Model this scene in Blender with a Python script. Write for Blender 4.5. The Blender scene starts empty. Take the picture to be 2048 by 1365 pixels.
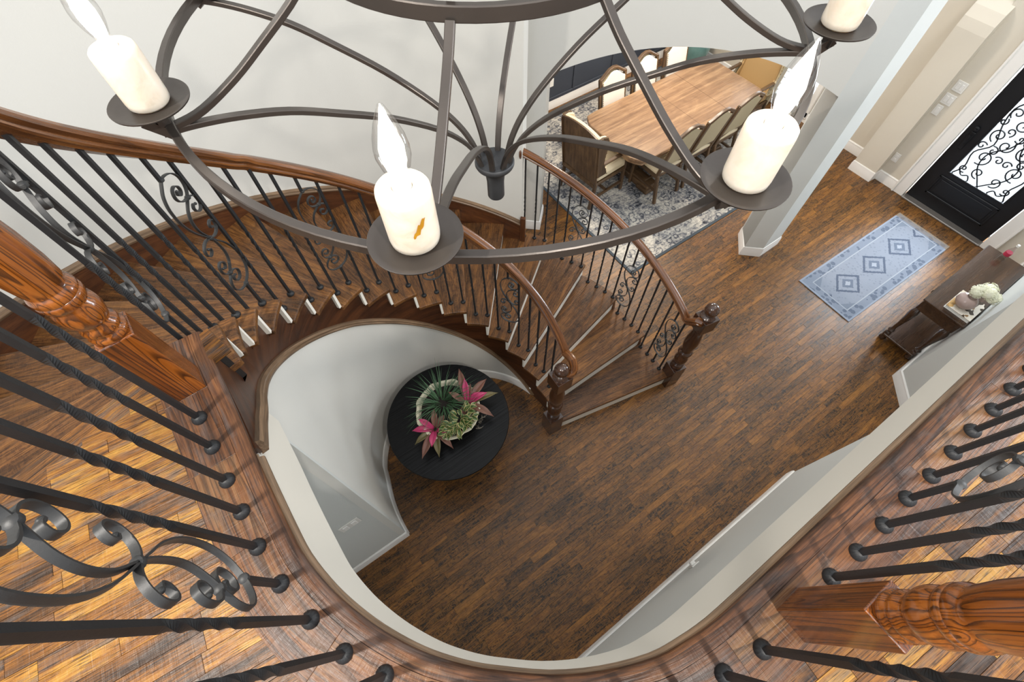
import bpy, bmesh, math, random
from mathutils import Vector, Matrix
random.seed(7)
SC = bpy.context.scene
COL = SC.collection
PI = math.pi
# ------------------------------------------------------------------ camera, sky, lights, exposure
ZC = 4.625                                    # camera height above the ground floor
cam_d = bpy.data.cameras.new('camera'); cam = bpy.data.objects.new('camera', cam_d); COL.objects.link(cam)
cam_d.sensor_width = 36.0; cam_d.lens = 36.0*952.7221/2048; cam_d.clip_start = 0.02; cam_d.clip_end = 200
RX = Vector((0.8175437828, -0.5757972931, -0.0089241459)); RY = Vector((-0.5049859925, -0.7093819004, -0.4916975359)); RZ = Vector((0.2767874826, 0.4064908322, -0.8707203299))
mw = Matrix.Identity(4)
for i in range(3):
    mw[i][0] = RX[i]; mw[i][1] = -RY[i]; mw[i][2] = -RZ[i]
mw[2][3] = ZC
cam.matrix_world = mw
SC.camera = cam
w = bpy.data.worlds.new('world'); SC.world = w; w.use_nodes = True
bg = w.node_tree.nodes['Background']; bg.inputs[0].default_value = (0.93, 0.965, 1.0, 1); bg.inputs[1].default_value = 0.95
def area_light(name, loc, target, size, power, col=(1, 0.94, 0.86), size_y=None):
    d = bpy.data.lights.new(name, 'AREA'); d.energy = power; d.color = col; d.size = size
    if size_y: d.shape = 'RECTANGLE'; d.size_y = size_y
    else: d.shape = 'DISK'
    o = bpy.data.objects.new(name, d); COL.objects.link(o); o.location = loc
    o.rotation_euler = (Vector(target)-Vector(loc)).to_track_quat('-Z', 'Y').to_euler()
    return o
# recessed ceiling cans of the upper hall and of the dining room
area_light('hall_can_light', (-1.45, 0.45, 5.9), (-1.0, 0.45, 3.4), 0.14, 60)
area_light('hall_can_light', (0.17, -1.55, 5.9), (0.2, -1.0, 3.4), 0.14, 55)
area_light('upper_window_daylight', (5.2, -2.55, 6.0), (1.2, -0.6, 3.4), 1.7, 110, (0.93, 0.96, 1.0), 1.5)
area_light('dining_light', (4.9, 3.6, 2.75), (4.9, 3.6, 0), 0.5, 55, (1, 0.86, 0.7))
area_light('entry_light', (5.7, 0.5, 5.6), (5.7, 0.5, 0), 0.5, 25, (1, 0.97, 0.93))
area_light('window_daylight', (7.6, 3.3, 1.6), (4.0, 3.3, 0.5), 1.6, 90, (0.86, 0.93, 1.0), 1.8)
area_light('door_daylight', (7.5, 0.42, 1.6), (4.5, 0.42, 0.0), 0.9, 130, (0.9, 0.95, 1.0), 1.8)
SC.view_settings.view_transform = 'Standard'; SC.view_settings.look = 'None'
SC.view_settings.gamma = 1.0; SC.view_settings.use_curve_mapping = False
SC.view_settings.exposure = 0.72
try:
    SC.cycles.use_denoising = True
    SC.cycles.max_bounces = 8; SC.cycles.transparent_max_bounces = 12
    SC.cycles.sample_clamp_indirect = 4.0; SC.cycles.caustics_reflective = False; SC.cycles.caustics_refractive = False
except Exception: pass

# ------------------------------------------------------------------ colours and materials
def lin(h):
    h = h.lstrip('#'); o = []
    for i in (0, 2, 4):
        c = int(h[i:i+2], 16)/255; o.append(c/12.92 if c <= 0.04045 else ((c+0.055)/1.055)**2.4)
    return (*o, 1)
class NT:
    def __init__(s, name):
        s.m = bpy.data.materials.new(name); s.m.use_nodes = True; s.t = s.m.node_tree
        s.p = s.t.nodes['Principled BSDF']
    def n(s, ty, **k):
        o = s.t.nodes.new(ty)
        for a, b in k.items(): setattr(o, a, b)
        return o
    def l(s, a, b): s.t.links.new(a, b)
    def val(s, sock, v):
        if hasattr(v, 'is_linked') or hasattr(v, 'node'): s.l(v, sock)
        else: sock.default_value = v
    def math(s, op, a, b=0.0, c=None, clamp=False):
        o = s.n('ShaderNodeMath', operation=op, use_clamp=clamp); s.val(o.inputs[0], a); s.val(o.inputs[1], b)
        if c is not None: s.val(o.inputs[2], c)
        return o.outputs[0]
    def vmath(s, op, a, b):
        o = s.n('ShaderNodeVectorMath', operation=op); s.val(o.inputs[0], a); s.val(o.inputs[1], b); return o.outputs[0]
    def noise(s, vec, scale=1.0, detail=3.0, rough=0.55, dist=0.0):
        o = s.n('ShaderNodeTexNoise'); o.noise_dimensions = '3D'
        if vec is not None: s.l(vec, o.inputs['Vector'])
        o.inputs['Scale'].default_value = scale; o.inputs['Detail'].default_value = detail
        o.inputs['Roughness'].default_value = rough; o.inputs['Distortion'].default_value = dist
        return o.outputs['Fac']
    def ramp(s, fac, stops, interp='LINEAR'):
        o = s.n('ShaderNodeValToRGB'); cr = o.color_ramp; cr.interpolation = interp
        while len(cr.elements) < len(stops): cr.elements.new(0.5)
        for e, (p, c) in zip(cr.elements, stops): e.position = p; e.color = lin(c) if isinstance(c, str) else c
        s.l(fac, o.inputs[0]); return o.outputs[0]
    def mix(s, fac, a, b, mode='MIX'):
        o = s.n('ShaderNodeMix', data_type='RGBA', blend_type=mode)
        s.val(o.inputs[0], fac)
        for sk, v in ((o.inputs[6], a), (o.inputs[7], b)):
            if isinstance(v, str): sk.default_value = lin(v)
            elif isinstance(v, tuple): sk.default_value = v
            else: s.l(v, sk)
        return o.outputs[2]
    def bump(s, h, strength=0.3, dist=0.002):
        o = s.n('ShaderNodeBump'); o.inputs['Strength'].default_value = strength; o.inputs['Distance'].default_value = dist
        s.l(h, o.inputs['Height']); s.l(o.outputs[0], s.p.inputs['Normal'])
    def attr(s, name):
        o = s.n('ShaderNodeAttribute'); o.attribute_name = name; return o
    def rnd(s):
        a = s.n('ShaderNodeObjectInfo').outputs['Random']; b = s.n('ShaderNodeNewGeometry').outputs['Random Per Island']
        return s.math('FRACT', s.math('ADD', a, b))
def plain(name, col, rough=0.6, metal=0.0, spec=0.5, bump=None, var=None):
    t = NT(name); t.p.inputs['Base Color'].default_value = lin(col); t.p.inputs['Roughness'].default_value = rough
    t.p.inputs['Metallic'].default_value = metal; t.p.inputs['Specular IOR Level'].default_value = spec
    co = t.n('ShaderNodeTexCoord').outputs['Object']
    if var:
        f = t.noise(co, var[1], 4); t.l(t.mix(f, col, var[0]), t.p.inputs['Base Color'])
    if bump: t.bump(t.noise(co, bump[0], 3), bump[1], bump[2] if len(bump) > 2 else 0.002)
    return t.m
def wood(name, stops, rough=0.32, bump=0.35, gx=1.3, gy=11.0, rw=0.3, spec=0.5, chatter=0.0, coat=0.0, grain=(5.0, 190.0), gw=0.30, bd=0.002, pores=0.0, pfreq=(9.0, 330.0), porecol='#17100c', cw=0.30, cfreq=(3.0, 7.0, 7.0), contrast=1.25, rings=None, net=0.0, netcol='#9a6a36', grey=0.0, greycol='#6d655f'):
    """stained, hand scraped timber: 'gco' runs x along the grain, y/z across it"""
    t = NT(name); g = t.attr('gco').outputs['Vector']; r = t.rnd()
    off = t.n('ShaderNodeCombineXYZ'); t.l(t.math('MULTIPLY', r, 41.0), off.inputs[0]); t.l(t.math('MULTIPLY', r, 17.0), off.inputs[1])
    v = t.vmath('ADD', g, off.outputs[0])
    a = t.noise(t.vmath('MULTIPLY', v, (gx, gy, gy)), 1.0, 5, 0.6, 0.6)
    b = t.noise(t.vmath('MULTIPLY', v, (grain[0], grain[1], grain[1])), 1.0, 4, 0.65)
    c = t.noise(t.vmath('MULTIPLY', v, cfreq), 1.0, 4, 0.6, 1.2)
    f = t.math('ADD', t.math('MULTIPLY', a, 0.62), t.math('MULTIPLY', b, gw))
    f = t.math('ADD', f, t.math('MULTIPLY', t.math('SUBTRACT', c, 0.5), cw)); f = t.math('ADD', f, 0.15)
    f = t.math('ADD', f, t.math('MULTIPLY', t.math('SUBTRACT', r, 0.5), rw))
    f = t.math('SUBTRACT', f, 0.11)
    f = t.math('ADD', t.math('MULTIPLY', t.math('SUBTRACT', f, 0.5), contrast), 0.5)
    h = b
    if chatter:
        # the blade marks of the scraping run across the grain
        d = t.noise(t.vmath('MULTIPLY', v, (62.0, 8.0, 8.0)), 1.0, 3, 0.6, 0.8)
        f = t.math('ADD', f, t.math('MULTIPLY', t.math('SUBTRACT', d, 0.5), chatter))
        h = t.math('ADD', t.math('MULTIPLY', b, 0.8), t.math('MULTIPLY', d, 0.7))
    col = t.ramp(f, stops)
    if net:
        # bright worn edges of the scraping, along and across
        q1 = t.noise(t.vmath('MULTIPLY', v, (7.0, 46.0, 46.0)), 1.0, 3, 0.6, 1.2); q2 = t.noise(t.vmath('MULTIPLY', v, (52.0, 12.0, 12.0)), 1.0, 3, 0.6, 1.0)
        l1 = t.math('LESS_THAN', t.math('ABSOLUTE', t.math('SUBTRACT', q1, 0.5)), 0.050); l2 = t.math('LESS_THAN', t.math('ABSOLUTE', t.math('SUBTRACT', q2, 0.5)), 0.036)
        col = t.mix(t.math('MULTIPLY', t.math('MAXIMUM', l1, t.math('MULTIPLY', l2, 0.8)), t.math('MULTIPLY', c, net)), col, netcol)
    if rings:
        # cathedral grain: contour lines of a stretched noise
        rn = t.noise(t.vmath('MULTIPLY', v, (rings[0], rings[1], rings[1])), 1.0, 1, 0.4, 0.3)
        fr = t.math('FRACT', t.math('MULTIPLY', rn, rings[2])); ln = t.ramp(fr, [(0.0, (1, 1, 1, 1)), (0.16, (0.75, 0.75, 0.75, 1)), (0.40, (0, 0, 0, 1)), (0.93, (0, 0, 0, 1)), (1.0, (1, 1, 1, 1))])
        col = t.mix(t.math('MULTIPLY', t.math('MULTIPLY', ln, rings[3]), t.math('ADD', t.math('MULTIPLY', b, 0.9), 0.45), clamp=True), col, porecol)
    if grey:  # grey patches: on landing and border woods, floor glare mixed into the colour
        gm = t.noise(t.vmath('MULTIPLY', v, (5.0, 30.0, 30.0)), 1.0, 4, 0.65, 0.5)
        gm = t.ramp(gm, [(0.50, (0, 0, 0, 1)), (0.66, (1, 1, 1, 1))]); col = t.mix(t.math('MULTIPLY', gm, grey), col, greycol)
    if pores:
        pm_ = t.noise(t.vmath('MULTIPLY', v, (pfreq[0], pfreq[1], pfreq[1])), 1.0, 3, 0.6)
        pm_ = t.ramp(pm_, [(0.52, (0, 0, 0, 1)), (0.62, (1, 1, 1, 1))]); col = t.mix(t.math('MULTIPLY', pm_, pores), col, porecol)
    t.l(col, t.p.inputs['Base Color'])
    t.l(t.math('ADD', t.math('MULTIPLY', b, 0.22), rough-0.11), t.p.inputs['Roughness'])
    t.p.inputs['Specular IOR Level'].default_value = spec
    if coat: t.p.inputs['Coat Weight'].default_value = coat; t.p.inputs['Coat Roughness'].default_value = 0.12
    t.bump(h, bump, bd)
    return t.m
M = {}
M['floor'] = wood('dark scraped floor wood', [(0.10, '#110e0d'), (0.34, '#221a15'), (0.50, '#382618'), (0.64, '#4c301b'), (0.80, '#68421f'), (0.96, '#835828')], 0.34, 0.8, gx=2.0, gy=24, rw=0.30, chatter=0.20, spec=0.42, gw=0.36, pores=0.40, pfreq=(9.0, 200.0), net=1.0, netcol='#9c6a30', grey=0.35, greycol='#302c2b', contrast=1.6, cw=0.85, cfreq=(0.9, 4.0, 4.0))
M['floor_up'] = wood('orange scraped landing wood', [(0.10, '#1d1612'), (0.34, '#3a281b'), (0.50, '#5c3c1e'), (0.64, '#744a20'), (0.80, '#8a5e25'), (0.96, '#9c7332')], 0.36, 0.9, gx=2.6, gy=30, rw=0.30, chatter=0.10, spec=0.30, gw=0.50, pores=0.75, pfreq=(16.0, 360.0), porecol='#17100d', grey=0.7, greycol='#514a46', contrast=1.7, cw=0.5)
M['tread'] = wood('walnut stained tread wood', [(0.10, '#160e0b'), (0.34, '#2d1d13'), (0.50, '#462d1b'), (0.66, '#603d22'), (0.86, '#80562c')], 0.32, 0.8, gx=2.0, gy=18, rw=0.10, chatter=0.16, spec=0.36, gw=0.45, pores=0.5, pfreq=(10.0, 300.0), grey=0.25, greycol='#46392f', contrast=1.7, net=0.6, netcol='#8f6235', rings=(0.9, 9.0, 12.0, 0.45), porecol='#170e0a')
M['stain'] = wood('dark stained stringer wood', [(0.2, '#22130c'), (0.42, '#3e2314'), (0.6, '#57331c'), (0.8, '#6e4425')], 0.36, 0.3, gx=1.6, gy=16, rw=0.1, spec=0.4, pores=0.35)
M['border'] = wood('landing border wood', [(0.10, '#201612'), (0.34, '#3c281d'), (0.50, '#553622'), (0.66, '#694429'), (0.86, '#77573a')], 0.36, 0.9, rw=0.16, chatter=0.08, spec=0.32, gw=0.45, gx=2.5, gy=20, pores=0.5, pfreq=(9.0, 260.0), porecol='#1a120e', grey=0.6, greycol='#544a46', contrast=1.5, rings=(1.0, 12.0, 11.0, 0.75))
M['rail'] = wood('honey oak handrail', [(0.15, '#361c0d'), (0.40, '#5f3718'), (0.6, '#7a4a23'), (0.82, '#936333')], 0.26, 0.15, gx=2.2, gy=26, rw=0.05, coat=0.25, pores=0.4, pfreq=(5.0, 240.0), porecol='#221007', contrast=1.3, rings=(0.8, 14.0, 7.0, 0.6))
M['newel_up'] = wood('orange oak newel wood', [(0.10, '#3a1c0b'), (0.36, '#6a3712'), (0.54, '#874b19'), (0.74, '#9b5f25'), (0.92, '#ad7430')], 0.20, 0.10, gx=1.2, gy=14, rw=0.04, coat=0.5, pores=0.35, pfreq=(4.0, 210.0), porecol='#210f07', contrast=1.0, grain=(3.0, 150.0), rings=(0.8, 26.0, 13.0, 0.9))
M['newel_dn'] = wood('dark walnut newel wood', [(0.24, '#1d110c'), (0.45, '#382217'), (0.65, '#4e311f'), (0.85, '#644228')], 0.22, 0.10, gx=3.0, gy=30, rw=0.05, coat=0.5, pores=0.4)
M['mould'] = wood('grey brown edge moulding', [(0.2, '#3d2f24'), (0.45, '#6a543f'), (0.65, '#8a7057'), (0.85, '#a2886a')], 0.42, 0.25, gx=2.2, gy=60, rw=0.1, pores=0.3)
M['table'] = wood('weathered oak tabletop', [(0.2, '#5f4937'), (0.42, '#7c6048'), (0.6, '#96795b'), (0.8, '#ab9072')], 0.32, 0.3, gx=0.8, gy=16, rw=0.06, pores=0.3, pfreq=(3.0, 120.0), porecol='#4a3828')
M['chairwood'] = wood('weathered brown chair wood', [(0.2, '#33261b'), (0.45, '#54402d'), (0.65, '#6d553c'), (0.85, '#86694a')], 0.4, 0.3, gx=1.8, gy=26, rw=0.1, pores=0.35)
M['console'] = wood('espresso console wood', [(0.2, '#1e140e'), (0.45, '#38261a'), (0.65, '#4a3424'), (0.85, '#5d4430')], 0.24, 0.1, gx=1.5, gy=14, rw=0.05, coat=0.4)
M['black'] = wood('black ribbed table wood', [(0.2, '#020203'), (0.5, '#050506'), (0.8, '#0b0b0d')], 0.34, 0.8, gx=0.6, gy=26, rw=0.02, grain=(0.8, 40.0), spec=0.22, bd=0.004)
def wall_mat(name, col):
    t = NT(name); co = t.n('ShaderNodeTexCoord').outputs['Object']
    f = t.noise(co, 0.8, 3); t.l(t.mix(t.math('MULTIPLY', f, 0.35), col, '#d9d6cc'), t.p.inputs['Base Color'])
    t.p.inputs['Roughness'].default_value = 0.85; t.p.inputs['Specular IOR Level'].default_value = 0.25
    t.bump(t.noise(co, 120.0, 3), 0.22, 0.002); return t.m
M['wall'] = wall_mat('warm grey wall paint', '#d0cfca')
M['wall_cool'] = wall_mat('wall paint with cool shading', '#c9ccca')  # bluish shading of the pier put into the paint colour
M['wall_warm'] = wall_mat('warm beige wall paint', '#d2cabb')
M['white'] = plain('white trim paint', '#eceae6', 0.45)
M['cream'] = plain('cream fascia paint', '#d8d3c8', 0.7, bump=(90, 0.1))
M['riser'] = plain('white riser paint', '#e4e0d6', 0.5, bump=(60, 0.08))
M['navy'] = plain('charcoal blue wall paint', '#3a3f49', 0.6, bump=(90, 0.08))
M['iron'] = plain('black wrought iron', '#17181a', 0.5, 0.0, 0.4, bump=(140, 0.15), var=('#222325', 30))
M['iron_light'] = plain('worn grey wrought iron', '#26282a', 0.5, 0.0, 0.45, bump=(140, 0.15), var=('#353433', 25))
M['bronze'] = plain('brushed dark bronze', '#403b38', 0.36, 0.6, 0.5, bump=(160, 0.05), var=('#4e4843', 14))
M['finial'] = plain('charcoal cast finial', '#37383a', 0.45, 0.5, 0.5, bump=(150, 0.06))
M['subfloor'] = plain('dark floor joint', '#150f0c', 0.8)
M['linen'] = plain('cream linen upholstery', '#d6c7a6', 0.9, 0, 0.2, bump=(500, 0.2), var=('#e0d3b8', 6))
M['linen_back'] = plain('beige chair back fabric', '#b5a98d', 0.9, 0, 0.2, bump=(500, 0.2))
M['linen_white'] = plain('off white chair leather', '#d9cfc3', 0.5, 0, 0.35, bump=(60, 0.1), var=('#e2dcd3', 5))
M['tan'] = plain('tan upholstery', '#a88b60', 0.7, 0, 0.3, bump=(400, 0.15))
M['brass'] = plain('antique brass nail', '#8a7248', 0.4, 0.8)
M['doorpaint'] = plain('black iron door paint', '#15171b', 0.42, 0.2, 0.5, bump=(70, 0.05))
M['plate'] = plain('white plastic plate', '#e6e4df', 0.4)
M['teal'] = plain('teal glazed ceramic', '#4f7673', 0.25, 0, 0.5, var=('#7da09b', 6))
M['soil'] = plain('dark potting soil', '#1b1410', 0.95, bump=(60, 0.6))
M['stone'] = plain('cream stone planter', '#d3cfb8', 0.7, bump=(40, 0.5), var=('#b9b39a', 12))
M['vase'] = plain('mauve glazed ceramic', '#a8938c', 0.22, 0, 0.5)
M['petal'] = plain('cream hydrangea petal', '#f6f5ea', 0.8, 0, 0.2, var=('#e9ebcb', 25))
M['grass'] = plain('dark green blade', '#22402a', 0.5, 0, 0.4, var=('#4a6a48', 20))
M['pink'] = plain('magenta bromeliad leaf', '#94204f', 0.4, 0, 0.4, var=('#b8416a', 18))
M['mauve'] = plain('dusky red bromeliad leaf', '#5b3430', 0.45, 0, 0.4, var=('#7c5a48', 16))
M['olive'] = plain('olive bromeliad leaf', '#4a4a2a', 0.45, 0, 0.4, var=('#6b5c3c', 16))
M['rope'] = plain('dry root fibre', '#8a8275', 0.9)
M['cable'] = plain('dark shadow gap', '#0c0b0a', 0.9)
M['redlabel'] = plain('red bottle label', '#b0304a', 0.5)
def alabaster():
    t = NT('white alabaster sleeve'); co = t.n('ShaderNodeTexCoord').outputs['Object']
    f = t.noise(co, 28.0, 4, 0.6, 0.8)
    t.l(t.ramp(f, [(0.2, '#b9ac99'), (0.45, '#cfc4b4'), (0.75, '#d8cfc2')]), t.p.inputs['Base Color'])
    t.p.inputs['Roughness'].default_value = 0.3
    t.p.inputs['Subsurface Weight'].default_value = 0.65; t.p.inputs['Subsurface Radius'].default_value = (1.0, 0.8, 0.6); t.p.inputs['Subsurface Scale'].default_value = 0.03
    return t.m
M['sleeve'] = alabaster()
M['vein'] = plain('amber mineral vein', '#b98a22', 0.35, var=('#8a5a14', 60))
def emit(name, col, s):
    m = bpy.data.materials.new(name); m.use_nodes = True; nt = m.node_tree; nt.nodes.clear()
    e = nt.nodes.new('ShaderNodeEmission'); e.inputs[0].default_value = col; e.inputs[1].default_value = s
    o = nt.nodes.new('ShaderNodeOutputMaterial'); nt.links.new(e.outputs[0], o.inputs[0]); return m
M['glow'] = emit('glowing filament', (1, 0.94, 0.85, 1), 16.0)
def glass(name, col, rough, trans=0.75):
    m = bpy.data.materials.new(name); m.use_nodes = True; nt = m.node_tree; nt.nodes.clear()
    a = nt.nodes.new('ShaderNodeBsdfTransparent'); a.inputs[0].default_value = col
    g = nt.nodes.new('ShaderNodeBsdfGlossy'); g.inputs[1].default_value = rough
    lw = nt.nodes.new('ShaderNodeLayerWeight'); lw.inputs[0].default_value = 0.25
    fr = nt.nodes.new('ShaderNodeMath'); fr.operation = 'MULTIPLY'; fr.inputs[1].default_value = 0.55; nt.links.new(lw.outputs['Facing'], fr.inputs[0])
    mx = nt.nodes.new('ShaderNodeMixShader'); o = nt.nodes.new('ShaderNodeOutputMaterial')
    nt.links.new(fr.outputs[0], mx.inputs[0]); nt.links.new(a.outputs[0], mx.inputs[1]); nt.links.new(g.outputs[0], mx.inputs[2]); nt.links.new(mx.outputs[0], o.inputs[0]); return m
M['bulbglass'] = glass('clear bulb glass', (0.97, 0.97, 0.97, 1), 0.05)
M['pane'] = glass('window pane glass', (0.95, 0.98, 1.0, 1), 0.08)
def leaf_var():
    t = NT('variegated leaf'); co = t.attr('gco').outputs['Vector']
    s = t.n('ShaderNodeSeparateXYZ'); t.l(co, s.inputs[0])
    d = t.math('ABSOLUTE', s.outputs[1])
    t.l(t.ramp(d, [(0.0, '#33491f'), (0.70, '#4d6630'), (0.82, '#a99c66'), (1.0, '#c4b684')]), t.p.inputs['Base Color'])
    t.p.inputs['Roughness'].default_value = 0.4; return t.m
M['varleaf'] = leaf_var()
def rug_blue():
    t = NT('blue grey vintage rug'); g = t.n('ShaderNodeTexCoord').outputs['Generated']; ob = t.n('ShaderNodeTexCoord').outputs['Object']
    s = t.n('ShaderNodeSeparateXYZ'); t.l(g, s.inputs[0]); x, y = s.outputs[0], s.outputs[1]
    X = t.math('MULTIPLY', x, 1.96); Y = t.math('MULTIPLY', y, 0.72)
    ex = t.math('MINIMUM', X, t.math('SUBTRACT', 1.96, X)); ey = t.math('MINIMUM', Y, t.math('SUBTRACT', 0.72, Y)); d = t.math('MINIMUM', ex, ey)
    # worn pile and small motifs
    n1 = t.noise(ob, 7.0, 5, 0.6); n2 = t.noise(ob, 60.0, 3, 0.7)
    vo = t.n('ShaderNodeTexVoronoi'); vo.inputs['Scale'].default_value = 24.0; t.l(ob, vo.inputs['Vector'])
    vb = t.n('ShaderNodeTexVoronoi'); vb.inputs['Scale'].default_value = 15.0; t.l(ob, vb.inputs['Vector'])
    field = t.mix(t.math('MULTIPLY', t.math('LESS_THAN', vo.outputs['Distance'], 0.30), 0.5), '#aeb5c0', '#858e9d')
    field = t.mix(t.math('MULTIPLY', n1, 0.6), field, '#bfc5cf')
    # three lozenge medallions along the middle
    fx = t.math('ABSOLUTE', t.math('SUBTRACT', t.math('FRACT', t.math('MULTIPLY', t.math('SUBTRACT', X, 0.19), 2.0)), 0.5))
    dy = t.math('ABSOLUTE', t.math('SUBTRACT', Y, 0.36))
    di = t.math('ADD', t.math('MULTIPLY', fx, 0.5), t.math('MULTIPLY', dy, 1.25))
    wob = t.math('ADD', di, t.math('MULTIPLY', t.math('SUBTRACT', n2, 0.5), 0.05))
    field = t.mix(t.math('MULTIPLY', t.math('LESS_THAN', t.math('ABSOLUTE', t.math('SUBTRACT', wob, 0.19)), 0.022), 0.8), field, '#5f6b80')
    field = t.mix(t.math('MULTIPLY', t.math('LESS_THAN', wob, 0.10), 0.7), field, '#737f93')
    field = t.mix(t.math('LESS_THAN', wob, 0.045), field, '#c9cfd8')
    corner = t.math('GREATER_THAN', t.math('SUBTRACT', t.math('MULTIPLY', t.math('ABSOLUTE', t.math('SUBTRACT', X, 0.98)), 0.6), t.math('SUBTRACT', 0.30, dy)), 0.36)
    field = t.mix(t.math('MULTIPLY', corner, 0.55), field, '#8793a2')
    border = t.mix(t.math('MULTIPLY', t.math('LESS_THAN', vb.outputs['Distance'], 0.42), 0.75), '#a3acb9', '#58657b')
    border = t.mix(t.math('MULTIPLY', n2, 0.45), border, '#b4bcc9')
    warm = t.math('GREATER_THAN', x, 0.955)
    border = t.mix(t.math('MULTIPLY', warm, 0.55), border, '#a8937a')
    col = t.mix(t.math('GREATER_THAN', d, 0.115), border, field)
    col = t.mix(t.math('LESS_THAN', t.math('ABSOLUTE', t.math('SUBTRACT', d, 0.115)), 0.006), col, '#cfd4da')
    col = t.mix(t.math('LESS_THAN', d, 0.022), col, t.mix(warm, '#bcc5d2', '#b5a188'))
    col = t.mix(1.0, col, '#c2c4c9', 'MULTIPLY')
    t.l(col, t.p.inputs['Base Color']); t.p.inputs['Roughness'].default_value = 0.95; t.p.inputs['Specular IOR Level'].default_value = 0.1
    t.bump(n2, 0.5, 0.003); return t.m
M['rug_blue'] = rug_blue()
def rug_grey():
    t = NT('distressed charcoal and ivory rug'); g = t.n('ShaderNodeTexCoord').outputs['Generated']; ob = t.n('ShaderNodeTexCoord').outputs['Object']
    s = t.n('ShaderNodeSeparateXYZ'); t.l(g, s.inputs[0]); x, y = s.outputs[0], s.outputs[1]
    X = t.math('MULTIPLY', x, 3.5); Y = t.math('MULTIPLY', y, 2.9)
    d = t.math('MINIMUM', t.math('MINIMUM', X, t.math('SUBTRACT', 3.5, X)), t.math('MINIMUM', Y, t.math('SUBTRACT', 2.9, Y)))
    n1 = t.noise(ob, 2.2, 6, 0.75, 0.6); n2 = t.noise(ob, 34.0, 4, 0.75)
    st = t.noise(t.vmath('MULTIPLY', ob, (6.0, 42.0, 6.0)), 1.0, 4, 0.7)
    vo = t.n('ShaderNodeTexVoronoi'); vo.inputs['Scale'].default_value = 9.0; t.l(ob, vo.inputs['Vector'])
    f = t.math('ADD', t.math('MULTIPLY', n1, 0.6), t.math('MULTIPLY', n2, 0.55))
    f = t.math('ADD', f, t.math('MULTIPLY', st, 0.35)); f = t.math('SUBTRACT', f, 0.26)
    f = t.math('SUBTRACT', f, t.math('MULTIPLY', t.math('LESS_THAN', t.math('ABSOLUTE', t.math('SUBTRACT', vo.outputs['Distance'], 0.33)), 0.06), 0.10))
    col = t.ramp(f, [(0.28, '#2f3137'), (0.42, '#6c6d72'), (0.50, '#a39f98'), (0.60, '#c5bfb3'), (0.75, '#d8d3c8')])
    dark = t.math('LESS_THAN', d, 0.035)
    bd = t.math('LESS_THAN', t.math('ABSOLUTE', t.math('SUBTRACT', d, 0.34)), 0.02)
    col = t.mix(t.math('MULTIPLY', bd, 0.5), col, '#4a4b50')
    col = t.mix(dark, col, '#4a5157')
    t.l(col, t.p.inputs['Base Color']); t.p.inputs['Roughness'].default_value = 0.95; t.p.inputs['Specular IOR Level'].default_value = 0.1
    t.bump(n2, 0.5, 0.004); return t.m
M['rug_grey'] = rug_grey()
def book_cover():
    t = NT('photo book cover'); g = t.n('ShaderNodeTexCoord').outputs['Generated']
    v = t.n('ShaderNodeTexVoronoi'); v.distance = 'MANHATTAN'; v.inputs['Scale'].default_value = 5.0; t.l(g, v.inputs['Vector'])
    s = t.n('ShaderNodeSeparateColor'); t.l(v.outputs['Color'], s.inputs[0])
    t.l(t.ramp(s.outputs[0], [(0.0, '#e3ddd2'), (0.3, '#c9a46a'), (0.5, '#8c6a3e'), (0.62, '#3f3326'), (0.75, '#d8cfbd'), (0.9, '#a8885a')], 'CONSTANT'), t.p.inputs['Base Color'])
    t.p.inputs['Roughness'].default_value = 0.3; return t.m
M['cover'] = book_cover()

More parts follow.
